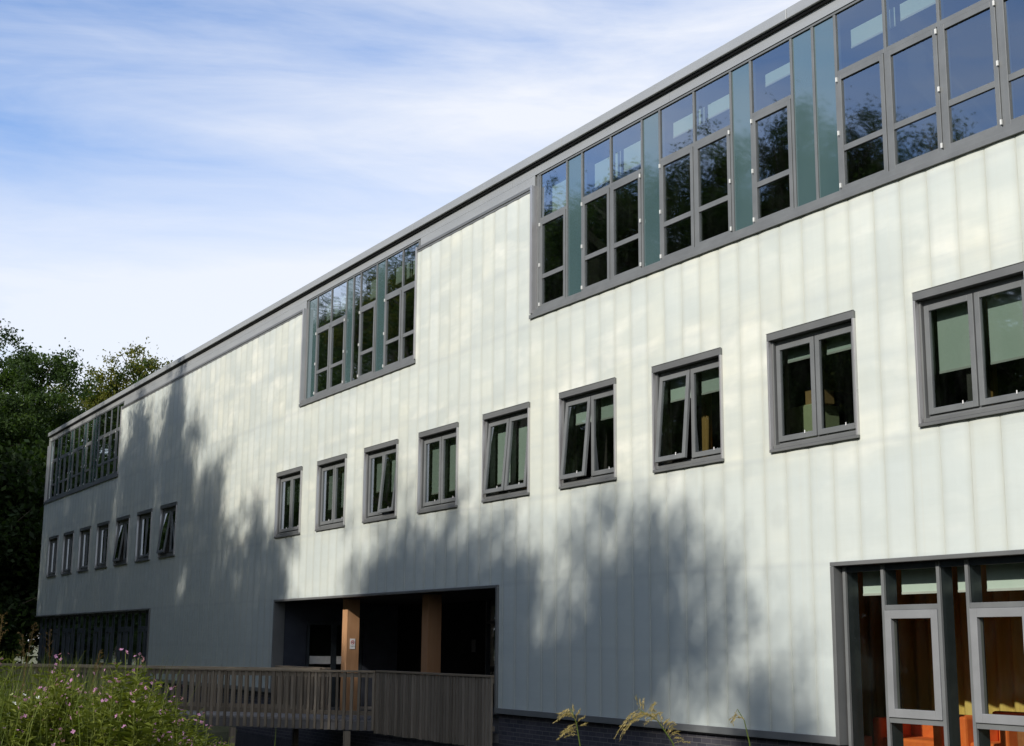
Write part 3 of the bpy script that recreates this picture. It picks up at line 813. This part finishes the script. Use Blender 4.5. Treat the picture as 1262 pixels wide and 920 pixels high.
# office things behind the first-floor windows
cabm = m_noisy('pale_green_laminate', (.56,.60,.36), (.62,.66,.40), 4, .5)
card = m_noisy('cardboard', (.42,.25,.10), (.50,.31,.13), 6, .85)
r = link('cabinet', None, None, (-15.42, .62, 3.5)); tag(r, 'pale green cabinet standing behind the small window second from the right', 'cabinet')
m = MB(); m.box(0,.52,.02,.5,0,1.57); m.build('carcass', cabm, r, bevel=.004)
for x0, x1 in ((.004,.256),(.264,.516)):
    m = MB(); m.box(x0,x1,0,.018,.06,1.55); dd = m.build('door', cabm, r, bevel=.003)
    m = MB(); xx = x1-.05 if x0 < .1 else x0+.05; m.box(xx-.006,xx+.006,-.02,-.002,.75,.90); m.build('handle', M['bright'], dd)
r = link('cardboard_box', None, None, (-15.12, .68, 5.072)); tag(r, 'brown cardboard box on top of the pale green cabinet', 'box')
m = MB(); m.box(0,.30,0,.28,0,.20); m.build('carton', card, r, bevel=.004)
m = MB(); m.box(-.002,.302,-.002,.02,.201,.206); m.box(.11,.19,-.0025,.282,.202,.2045); m.build('flap', card, r)
r = link('letter_tray', None, None, (-14.45, .45, 4.50)); tag(r, 'pale grey letter tray by the glass right of the green cabinet', 'tray')
m = MB(); m.box(0,.45,0,.30,0,.012); m.box(0,.012,0,.30,.012,.12); m.box(.438,.45,0,.30,.012,.12); m.box(.012,.438,.288,.30,.012,.12); m.build('tray', M['blind'], r)
m = MB(); m.box(0,.45,0,.30,.122,.134); m.build('shelf', M['blind'], r)
r = link('desk', None, None, (-14.75, .34, 3.5)); tag(r, 'grey office desk under the letter tray', 'desk')
m = MB(); m.box(0,1.5,0,.75,.96,1.0); m.build('desktop', M['room'], r)
for px in (.05, 1.42):
    m = MB(); m.box(px,px+.04,.05,.7,0,.96); m.build('leg', M['mull'], r)
r = link('document_stack', None, None, (-11.75, .33, 4.43)); tag(r, 'white papers lying on the sill of the rightmost small window', 'papers')
m = MB(); m.box(0,.8,0,.08,0,.02); m.box(.25,.9,.01,.07,.02,.05); m.build('sheet', M['white'], r)

# ------------------------------------------------------------------ trees
def leaf_quads(rg, C, size, up=.3):
    """one pointed quad per centre"""
    n = len(C)
    nrm = rg.normal(size=(n,3)); nrm[:,2] += up; nrm /= np.linalg.norm(nrm, axis=1, keepdims=True)
    t = rg.normal(size=(n,3)); a = np.cross(nrm, t); a /= np.linalg.norm(a, axis=1, keepdims=True); b = np.cross(nrm, a)
    s = (size[0] + (size[1]-size[0])*rg.random(n))[:,None]
    V = np.empty((n,4,3)); V[:,0] = C - a*s*.9; V[:,1] = C - b*s*.5 + a*s*.1; V[:,2] = C + a*s*.9; V[:,3] = C + b*s*.5 + a*s*.1
    return V.reshape(-1,3)

def make_tree_meshes(seed, H, Rr, base, nclump, per, lsize, leafmats, split=.5, nl=9, taper=.3, sig=.33):
    """returns (trunk mesh, crown mesh) of a broad-leaved tree, base at the origin"""
    rg = np.random.default_rng(seed); rr = random.Random(seed)
    lobes = []
    ch = H-base
    for i in range(nl):
        f = (i+.5)/nl; ang = i*2.4+rr.uniform(-.5,.5)
        prof_ = math.sin(math.pi*min(1, .18+.82*f))**.6 if f < .8 else .75*(1-f)/.2+.15
        rad = Rr*.55*prof_*rr.uniform(.7,1.1)
        lr = Rr*rr.uniform(.42,.60)*(1-.35*f)
        zc = base + ch*(.12+.74*f)
        lobes.append((np.array([rad*math.cos(ang), rad*math.sin(ang), min(zc, H-lr*.85)]), np.array([lr, lr, lr*.8])))
    lobes.append((np.array([rr.uniform(-.4,.4), rr.uniform(-.4,.4), H-Rr*.42]), np.array([Rr*.42, Rr*.42, Rr*.42])))
    wts = np.array([l[1].prod() for l in lobes]); wts /= wts.sum()
    pick = rg.choice(len(lobes), nclump, p=wts)
    dirs = rg.normal(size=(nclump,3)); dirs /= np.linalg.norm(dirs, axis=1, keepdims=True)
    rad = rg.random(nclump)**.45
    rad *= 1+.16*np.sin(dirs[:,0]*7+pick)+.14*np.sin(dirs[:,1]*9+pick*2)+.10*np.sin(dirs[:,2]*11)
    cc = np.array([lobes[k][0] for k in pick]) + dirs*rad[:,None]*np.array([lobes[k][1] for k in pick])
    # thin out by a coarse pattern so that gaps stay open
    g = np.sin(cc[:,0]*1.3+seed)+np.sin(cc[:,1]*1.5+2*seed)+np.sin(cc[:,2]*1.7+.5*seed)
    cc = cc[g > -1.15+.5*rg.random(len(cc))]
    C = np.repeat(cc, per, axis=0) + rg.normal(size=(len(cc)*per,3))*np.array([sig,sig,sig*.75])*(.6+.8*rg.random((len(cc)*per,1)))
    V = leaf_quads(rg, C, lsize)
    mi = np.repeat((rg.random(len(cc)) > split).astype(np.int32), per)
    crown = np_mesh('crown', V, len(C), leafmats, mi)
    tr = MB()
    pts = [(0,0,-.4)]; x = y = 0
    for i in range(1, 8):
        x += rr.uniform(-.18,.18); y += rr.uniform(-.18,.18); pts.append((x, y, -.4+(H*.8+.4)*i/7))
    r0 = H*.021
    tr.tube(pts, [r0*1.35]+[r0*(1-.88*i/7) for i in range(1,8)], 10)
    for c, rad_ in lobes:
        zi = max(base*.75, c[2]-rad_[2]*1.1-abs(c[0])*.3); k = min(6, max(1, int((zi+.4)/(H*.8+.4)*7)))
        p0 = Vector(pts[k]); p1 = Vector(c); mid = p0.lerp(p1,.5)+Vector((rr.uniform(-.3,.3),rr.uniform(-.3,.3),.35))
        rb = r0*.42
        tr.tube([p0, mid, p1, p1+Vector((rr.uniform(-.6,.6),rr.uniform(-.6,.6),float(rad_[2])*.7))], [rb, rb*.7, rb*.4, rb*.1], 6)
        for q in range(4):
            e = p1+Vector((rr.uniform(-1,1)*rad_[0], rr.uniform(-1,1)*rad_[1], rr.uniform(-.4,.9)*rad_[2]))*.8
            tr.tube([mid.lerp(p1,.6), (mid.lerp(p1,.6)+e)/2+Vector((0,0,.2)), e], [rb*.35, rb*.22, rb*.06], 5)
    return tr.mesh('trunk', M['bark']), crown

def place_tree(name, meshes, loc, rz, sc, label, group=None):
    r = link(name, None, None, loc); r.rotation_euler.z = rz; r.scale = sc
    tag(r, label, 'tree', group)
    link('trunk', meshes[0], r); link('crown', meshes[1], r)
    return r

# trees beyond the far end of the building
big = make_tree_meshes(11, 17.2, 7.0, 3.2, 2300, 90, (.07,.13), [M['leafA'], M['leafC']], .6, sig=.26)
thin = make_tree_meshes(27, 18.6, 6.0, 4.0, 900, 95, (.07,.13), [M['leafB'], M['leafA']], .66, sig=.27)
low = make_tree_meshes(31, 11.5, 6.5, .6, 1100, 26, (.12,.26), [M['leafC'], M['leafA']], .8)
place_tree('oak_tree', big, (-75.5, 1.0, -.3), .4, (1,1,1.03), 'dark green oak with a dense round crown beyond the far end of the building')
place_tree('oak_tree', big, (-78.5, -5.2, -.3), 2.6, (1.05,1.05,1.10), 'tall dark oak at the left edge of the picture, left of the round-crowned oak')
place_tree('ash_tree', thin, (-88.0, 10.0, -.3), 1.0, (1.05,1.05,1.15), 'thin yellow-green tree showing above the far end of the roof')
place_tree('ash_tree', thin, (-85.0, 5.2, -.3), 3.3, (.95,.95,.93), 'lower yellow-green tree between the dark oak and the roof edge')
place_tree('understorey_tree', low, (-70.5, -1.2, -.3), .2, (1,1,1), 'low dark bushy tree in deep shade at the far corner of the building')
place_tree('understorey_tree', low, (-74.0, 4.2, -.3), 1.9, (1.1,1.1,1.0), 'dark bushy tree behind the far corner, under the round-crowned oak')
place_tree('understorey_tree', low, (-80.0, -3.6, -.3), 4.0, (1.1,1.1,1.05), 'dark bushy tree under the tall oak at the left edge')

# the row of trees facing the building: it shades the wall and is mirrored in the glass
pr = [make_tree_meshes(s, 20, rr_, 3.6, 1000, 130, (.05,.10), [M['leafA'], M['leafC']], .5, sig=.35) for s, rr_ in ((41,5.6),(52,6.2),(63,5.2))]
sparse = make_tree_meshes(77, 18, 4.2, 5.0, 260, 130, (.05,.10), [M['leafA'], M['leafB']], .6, sig=.34)
ROW = [(-12.6,-20.0,16.3,0,1.08),(-17.2,-20.9,17.0,2,1.12),(-21.4,-20.2,17.4,1,.80),(-8.4,-20.4,14.6,3,.8),
       (-30.2,-20.2,18.6,3,1.0),(-33.9,-20.5,20.2,0,.84),(-37.4,-19.8,21.2,2,.95),(-42.0,-20.6,21.8,1,1.02),(-46.3,-20.0,22.0,0,1.0),(-51.0,-20.6,22.3,2,1.05),
       (-56.0,-20.2,23.4,1,1.05),(-61.5,-20.8,24.0,0,1.05),(-67.5,-20.4,23.0,2,1.1),(-74.5,-20.6,23.5,1,1.1),(-83,-21,24,0,1.1),
       (-25.0,-19.0,13.4,2,.76),(-29.5,-19.4,13.4,1,.78),(-29.2,-17.5,15.9,2,.62),(-34.5,-18.6,13.0,0,.74),(-14.9,-22.6,17.6,1,1.05),(-19.3,-22.2,17.9,0,1.0),  # the low ones are added out of view to shade the boardwalk
       (-41.2,-10.4,17.6,0,.62),(-45.6,-11.0,17.9,3,.85),(-50.4,-11.4,16.6,3,.8),(-43.8,-14.6,18.8,2,.82),(-50.2,-15.0,20.4,3,1.0),(-56.4,-14.6,20.7,3,1.05),(-53.4,-15.6,20.4,3,1.0),(-61,-15.2,20.8,3,1.1),(-31.5,-22.4,17.2,0,.82),(-34.6,-22.8,18.4,1,.82),(-93,-21,23,2,1.1),(-104,-22,24,1,1.15),(-117,-23,23,0,1.2),(-131,-24,24,2,1.25),(-146,-25,24,0,1.3),(-162,-26,24,1,1.3),(-180,-26,25,2,1.4)]
SHADE = {0:'broad tree whose top shades the wall right of the porch, facing the building', 3:'thin young tree at the near end of the row facing the building', 4:'thin open tree mirrored low in the rightmost upper windows'}
for i, (x, y, h, kd, sw) in enumerate(ROW):
    ms = sparse if kd == 3 else pr[kd]; H0 = 18 if kd == 3 else 20
    place_tree('broadleaf_tree', ms, (x, y, -.05), i*1.7, (sw, sw, h/H0), SHADE.get(i, 'slender tree close to the far left half of the building, shading its wall' if y > -17 else 'lower unseen tree added to the row facing the building to shade the boardwalk' if h < 14 else 'broad leafy tree in the row facing the building, mirrored in its windows'), 'trees facing the building')

for i, x in enumerate(range(-250, 22, 9)):
    place_tree('understorey_tree', low, (x+rnd.uniform(-1.5,1.5), -30+rnd.uniform(-2,2), -.1), i*1.3, (1,1,rnd.uniform(.6,.8)), 'low bushy tree under the tall row facing the building', 'understorey facing the building')

# ------------------------------------------------------------------ foreground vegetation
def blades(rg, pts, hmin, hmax, wmin, wmax, lean):
    """curved three-segment blades as quads"""
    n = len(pts); h = hmin+(hmax-hmin)*rg.random(n)**1.2; w = wmin+(wmax-wmin)*rg.random(n)
    ang = rg.random(n)*2*np.pi; d = np.stack([np.cos(ang), np.sin(ang), 0*ang], 1)
    s = np.stack([-np.sin(ang+.6), np.cos(ang+.6), 0*ang], 1)
    ln = lean*(.3+rg.random(n))*h
    out = []
    lv = [0,.4,.75,1.0]; ww = [1,.9,.55,.04]
    P = [pts + d*(ln*(t**2.2))[:,None] + np.array([0,0,1])*(h*t*(1-.12*t))[:,None] for t in lv]
    for k in range(3):
        q = np.empty((n,4,3))
        q[:,0] = P[k]-s*(w*ww[k]/2)[:,None]; q[:,1] = P[k]+s*(w*ww[k]/2)[:,None]
        q[:,2] = P[k+1]+s*(w*ww[k+1]/2)[:,None]; q[:,3] = P[k+1]-s*(w*ww[k+1]/2)[:,None]
        out.append(q)
    return np.concatenate(out).reshape(-1,3), n*3

rg = np.random.default_rng(5)
def scatter(n, x0, x1, y0, y1):
    p = np.stack([x0+(x1-x0)*rg.random(n), y0+(y1-y0)*rg.random(n), np.zeros(n)], 1)
    p[:,2] = [ground_z(a, b)-.03 for a, b in p[:,:2]]
    return p
p = scatter(15000, -14, 3, -16.5, -10.0); V, nq = blades(rg, p, .12, .42, .005, .011, .35)
tag(link('short_grass', np_mesh('short_grass', V, nq, [M['grass']])), 'short green grass covering the near bank', 'grass', kind='stuff')
p = scatter(8000, -11.6, -7.2, -12.4, -10.0)
ang_ = np.degrees(np.arctan2(p[:,0], p[:,1]+13)); p = p[ang_ < -74.6]
V, nq = blades(rg, p, .9, 1.95, .006, .014, .17)
tag(link('tall_grass', np_mesh('tall_grass', V, nq, [M['grass']])), 'tall green grass growing among the willowherb on the bank', 'grass', kind='stuff')
p = scatter(1500, -9.6, -6.6, -12.3, -11.2)
ang_ = np.degrees(np.arctan2(p[:,0], p[:,1]+13)); p = p[ang_ < -75.5]
V, nq = blades(rg, p, .9, 1.42, .004, .009, .4)
tag(link('dry_grass', np_mesh('dry_grass', V, nq, [M['straw']])), 'straw coloured dry grass at the lower left corner', 'grass', kind='stuff')

def flower_mesh(petal):
    m = MB(); n = Vector((0,0,1)); c = Vector((0,0,0)); r = 1.0
    for k in range(4):
        t = k*math.pi/2; d = Vector((math.cos(t), math.sin(t), 0)); sd = n.cross(d)
        m.face([c, c+d*r*.6+sd*r*.42+n*.1, c+d*r+n*r*.28, c+d*r*.6-sd*r*.42+n*.1])
    return m.mesh('flower', petal)
FLOWER = {'pink': flower_mesh(M['petal']), 'white': flower_mesh(M['wpetal'])}
def willowherb(seed, h, petal):
    rr = random.Random(seed)
    st = MB(); fl = []; lf = MB()
    axes = [((0,0,0), h, 0, 0)]
    nbr = rr.randint(8, 12)
    for k in range(nbr):
        z = h*rr.uniform(.35,.8); a = rr.uniform(0,6.28); axes.append(((0,0,z), (h-z)*rr.uniform(.55,.95), math.cos(a)*.42, math.sin(a)*.42))
    for (b, L, dx, dy) in axes:
        b = Vector(b); pts = [b+Vector((dx*L*t*(1-.3*t)+rr.uniform(-.01,.01), dy*L*t*(1-.3*t)+rr.uniform(-.01,.01), L*t)) for t in (0,.25,.5,.75,1)]
        st.tube(pts, [.005,.0045,.004,.003,.0015], 5)
        nlv = int(L*70)
        for i in range(nlv):
            t = .05+.9*i/nlv; j = min(3, int(t*4)); p = pts[j].lerp(pts[j+1], t*4-j)
            a = i*2.4+rr.uniform(-.4,.4); ll = rr.uniform(.08,.15)*(1.15-.6*t); w = ll*.15
            d = Vector((math.cos(a), math.sin(a), rr.uniform(.2,.9))).normalized(); s = d.cross(Vector((0,0,1))).normalized()
            q = p+d*ll*.5; e = p+d*ll+Vector((0,0,-ll*.25))
            lf.face([p, q+s*w, e, q-s*w])
        top = pts[-1]
        for k in range(rr.randint(0, 2) if (dx or dy) else (9 if seed == 4 else 5)):
            c = top+Vector((rr.uniform(-.045,.045), rr.uniform(-.045,.045), rr.uniform(-.20,.015)))
            fl.append((c, rr.uniform(.009,.014), (rr.uniform(-1.3,1.3), rr.uniform(-1.3,1.3), rr.uniform(0,3))))
        for k in range(7):   # buds and long seed pods
            c = top+Vector((0,0,rr.uniform(-.22,.0))); a = rr.uniform(0,6.28); e = c+Vector((math.cos(a)*.035, math.sin(a)*.035, .03))
            lf.face([c, (c+e)/2+Vector((.003,0,0)), e, (c+e)/2-Vector((.003,0,0))])
    return st.mesh('stem', M['herb']), lf.mesh('foliage', M['herb']), fl, FLOWER[petal]
wh = [willowherb(s, h, 'pink') for s, h in ((1,1.6),(2,1.52),(3,1.48),(4,1.6))]
whw = willowherb(9, 1.45, 'white')
def put_herb(ms, x, y, sc, label, group=None, name='willowherb'):
    r = link(name, None, None, (x, y, ground_z(x, y)-.02)); r.rotation_euler = (rnd.uniform(-.06,.06), rnd.uniform(-.06,.06), rnd.uniform(0,6.28)); r.scale = (1,1,sc) if sc else (1,1,1)
    tag(r, label, 'wildflower', group)
    link('stem', ms[0], r); link('foliage', ms[1], r)
    for c, q, e in ms[2]:
        o = link('flower', ms[3], r, c); o.scale = (q, q, q); o.rotation_euler = e
    return r
def at_px(px, dist):
    """ground point seen under pixel column px at a given distance"""
    a = -59.967 + math.degrees(math.atan((px-631)/1713.5))
    return dist*math.sin(R(a)), -13+dist*math.cos(R(a))
x, y = at_px(182, 9.0); put_herb(wh[3], x, y, 1.06, 'tallest pink willowherb spike, rising above the handrail of the boardwalk')
x, y = at_px(222, 8.9); put_herb(wh[0], x, y, .90, 'pink willowherb in front of the railing at the right edge of the clump')
G1 = 'willowherb plants on the near bank'
def herb_top(px):
    for (a, za), (b, zb) in zip(((-60,1.47),(150,1.46),(190,1.54),(205,1.44),(232,1.28),(265,1.10),(290,.98)), ((150,1.46),(190,1.54),(205,1.44),(232,1.28),(265,1.10),(290,.98),(400,.9))):
        if a <= px <= b: return za+(zb-za)*(px-a)/(b-a)
    return 1.4
for i in range(74):
    px = rnd.uniform(-40, 272); dd = rnd.uniform(7.4, 9.7)
    sc = (herb_top(px)+.14)/1.55*rnd.uniform(.72,1.02)
    x, y = at_px(px, dd); put_herb(wh[i % 4], x, y, sc, 'pink flowering willowherb in the clump at the lower left', G1)
for px, dd in ((258,8.5),(248,8.2),(268,8.8)):
    x, y = at_px(px, dd); put_herb(wh[px % 3], x, y, (herb_top(px)+.12)/1.53, 'short willowherb at the low right end of the clump', 'short willowherb plants')
for px, dd in ((20,8.3),(52,8.4),(66,8.0)):
    x, y = at_px(px, dd); put_herb(whw, x, y, 1.02, 'white flowered plant among the pink willowherb', 'white flowered plants')

def plume(seed, h, lean, spread, droop, npan=26, plen=.12):
    """a tall grass: culm, blades, feathery head"""
    rr = random.Random(seed); cm = MB(); hd = MB(); bl = MB()
    pts = [Vector((lean*t*t, 0, h*t)) for t in (0,.3,.6,.8,.93,1)]
    cm.tube(pts, [.004,.0038,.003,.0022,.0015,.001], 6)
    for i in range(npan):
        t = .90+.10*i/npan; p = Vector((lean*t*t, 0, h*t)); a = i*2.4+rr.uniform(-.5,.5)
        L = plen*(1.15-.7*(i/npan))*rr.uniform(.7,1.1)
        d = Vector((math.cos(a)*spread+droop, math.sin(a)*spread, .75)).normalized()
        prev = p
        for k in range(1, 7):
            u = k/6; q = p+d*L*u+Vector((droop*L*u*u*.5, 0, -L*.35*u*u)); 
            s = Vector((rr.uniform(-1,1), rr.uniform(-1,1), rr.uniform(-1,1))).normalized()*.0007
            hd.face([prev-s, prev+s, q+s, q-s])
            if k > 1:
                for z in range(2):
                    e = q+Vector((rr.uniform(-.011,.011), rr.uniform(-.011,.011), rr.uniform(-.012,.006))); w = (e-q).cross(Vector((rr.uniform(-1,1),1,.3))).normalized()*.0019
                    hd.face([q, (q+e)/2+w, e, (q+e)/2-w])
            prev = q
    for k in range(4):
        z = h*rr.uniform(.2,.72); a = rr.uniform(0,6.28); L = rr.uniform(.25,.42); p = Vector((lean*(z/h)**2,0,z)); prev = p; pw = .007
        d = Vector((math.cos(a), math.sin(a), 0)); s = Vector((-d.y, d.x, 0))
        for j in range(1, 6):
            u = j/5; q = p+d*L*u*.6+Vector((0,0,L*(.9*u-.75*u*u))); w2 = .007*(1-u)+.0004
            bl.face([prev-s*pw, prev+s*pw, q+s*w2, q-s*w2]); prev = q; pw = w2
    return cm, hd, bl
def put_plume(px, dist, h, lean, label, seed, rz, **kw):
    x, y = at_px(px, dist); r = link('flowering_grass', None, None, (x, y, ground_z(x, y)-.02)); r.rotation_euler.z = rz
    tag(r, label, 'grass', 'tall flowering grasses by the pond')
    cm, hd, bl = plume(seed, h, lean, **kw)
    cm.build('stem', M['grass'], r); hd.build('seed_head', M['straw'], r); bl.build('blade', M['grass'], r)
def arching(px, dist, label, pts, fans, seed):
    """pts: culm in (sideways, height) metres; fans: (position on culm, heading deg, count, length, droop)"""
    rr = random.Random(seed); x, y = at_px(px, dist); gz = ground_z(x, y)
    r = link('flowering_grass', None, None, (x, y, gz-.02)); r.rotation_euler.z = R(60)
    tag(r, label, 'grass', 'tall flowering grasses by the pond')
    P = [Vector((a, rr.uniform(-.006,.006), z-gz)) for a, z in pts]; P[0].z = 0
    cm = MB(); cm.tube(P, [.0042*(1-.75*i/(len(P)-1)) for i in range(len(P))], 6)
    hd = MB()
    def on(t):
        k = min(len(P)-2, int(t*(len(P)-1))); return P[k].lerp(P[k+1], t*(len(P)-1)-k)
    for t0, t1, hd0, hd1, n, L, droop in fans:
        for i in range(n):
            u = i/max(1, n-1); p = on(t0+(t1-t0)*u); a = R(hd0+(hd1-hd0)*u+rr.uniform(-16,16)); l = L*rr.uniform(.65,1.15)
            d = Vector((math.cos(a), rr.uniform(-.45,.45), math.sin(a))); prev = p
            for k in range(1, 8):
                v = k/7; q = p+d*l*v+Vector((0, 0, -l*droop*v*v))
                w = Vector((rr.uniform(-1,1), rr.uniform(-1,1), rr.uniform(-1,1))).normalized()*.0008
                hd.face([prev-w, prev+w, q+w, q-w])
                if k > 1:
                    for z in range(3):
                        e = q+(q-prev).normalized()*rr.uniform(.005,.012)+Vector((rr.uniform(-.006,.006), rr.uniform(-.006,.006), rr.uniform(-.007,.005)))
                        w = (e-q).cross(Vector((rr.uniform(-1,1),1,.3))).normalized()*rr.uniform(.0006,.0012)
                        hd.face([q, (q+e)/2+w, e, (q+e)/2-w])
                prev = q
    cm.build('stem', M['grass'], r); hd.build('seed_head', M['straw'], r)
    for (a0, z0, ang, L) in ((P[3].x, P[3].z, 20, .28), (P[2].x, P[2].z, 150, .3), (P[2].x, P[2].z-.1, 35, .3)):
        m = MB(); prev = None; d = Vector((math.cos(R(ang)), rr.uniform(-.5,.5), 0))
        for k in range(7):
            v = k/6; q = Vector((a0, 0, z0))+d*L*v*.7+Vector((0,0,L*(.8*v-.9*v*v))); w = .006*(1-v**2)+.0004
            if prev: m.face([prev[0]-Vector((0,prev[1],0)), prev[0]+Vector((0,prev[1],0)), q+Vector((0,w,0)), q-Vector((0,w,0))])
            prev = (q, w)
        m.build('blade', M['grass'], r)
arching(716, 4.6, 'slim golden grass head in front of the brick plinth, left of the larger one',
        [(.02,0),(.02,.4),(.015,.8),(.01,1.20),(.0,1.31),(-.012,1.38),(-.03,1.425)],
        [(.74,.84,150,200,8,.055,.4),(.80,.92,35,80,5,.04,.2),(.86,1.0,120,200,10,.05,.4)], 3)
arching(836, 4.5, 'large golden drooping grass head leaning left over a bent green stem',
        [(.06,0),(.055,.4),(.04,.8),(.02,1.21),(-.025,1.33),(-.07,1.395),(-.13,1.43)],
        [(.66,.78,30,75,6,.05,.4),(.70,.86,60,120,10,.06,.5),(.80,1.0,110,205,20,.075,.7),(.88,1.0,60,110,8,.05,.3)], 5)
arching(918, 4.7, 'thin sparse grass stem leaning left, right of the large golden head',
        [(.03,0),(.03,.4),(.025,.8),(.012,1.20),(.0,1.32),(-.015,1.39),(-.035,1.425)],
        [(.82,1.0,120,230,5,.035,.5)], 8)
for k, (px, dd, h) in enumerate(((10,9.2,1.90),(30,9.4,1.86),(62,9.6,1.80),(84,9.5,1.82),(108,9.3,1.70))):
    x, y = at_px(px, dd); r = link('flowering_grass', None, None, (x, y, ground_z(x, y)-.02)); r.rotation_euler.z = k*1.9
    tag(r, 'tall thin grass stem standing above the willowherb at the left edge', 'grass', 'tall thin grasses at the left edge')
    cm, hd, bl = plume(100+k, h, .14, .3, .2, 12, .10)
    cm.build('stem', M['rust'], r); hd.build('seed_head', M['rust'], r); bl.build('blade', M['grass'], r)
def put_reed(px, dist, h, label, rz):
    x, y = at_px(px, dist); r = link('reed_blade', None, None, (x, y, ground_z(x, y)-.02)); r.rotation_euler.z = rz
    m = MB(); prev = None
    for j in range(7):
        u = j/6; p = Vector((.05*u*u, 0, h*u)); w = .012*(1-u**1.5)+.0006
        if prev: m.face([prev[0]-Vector((0,prev[1],0)), prev[0]+Vector((0,prev[1],0)), p+Vector((0,w,0)), p-Vector((0,w,0))])
        prev = (p, w)
    m.build('blade', M['grass'], r); tag(r, label, 'reed', 'single reed blades by the pond')
for px, d, h, lab in ((347,7.6,1.34,'tallest single green reed blade, in front of the boardwalk'), (396,7.4,1.14,'short reed blade right of the tallest one'), (535,7.0,1.18,'lone short reed blade below the close boarded fence'), (333,7.6,1.1,'short reed blade just left of the tallest one')):
    put_reed(px, d, h, lab, rnd.uniform(-.6,.3))
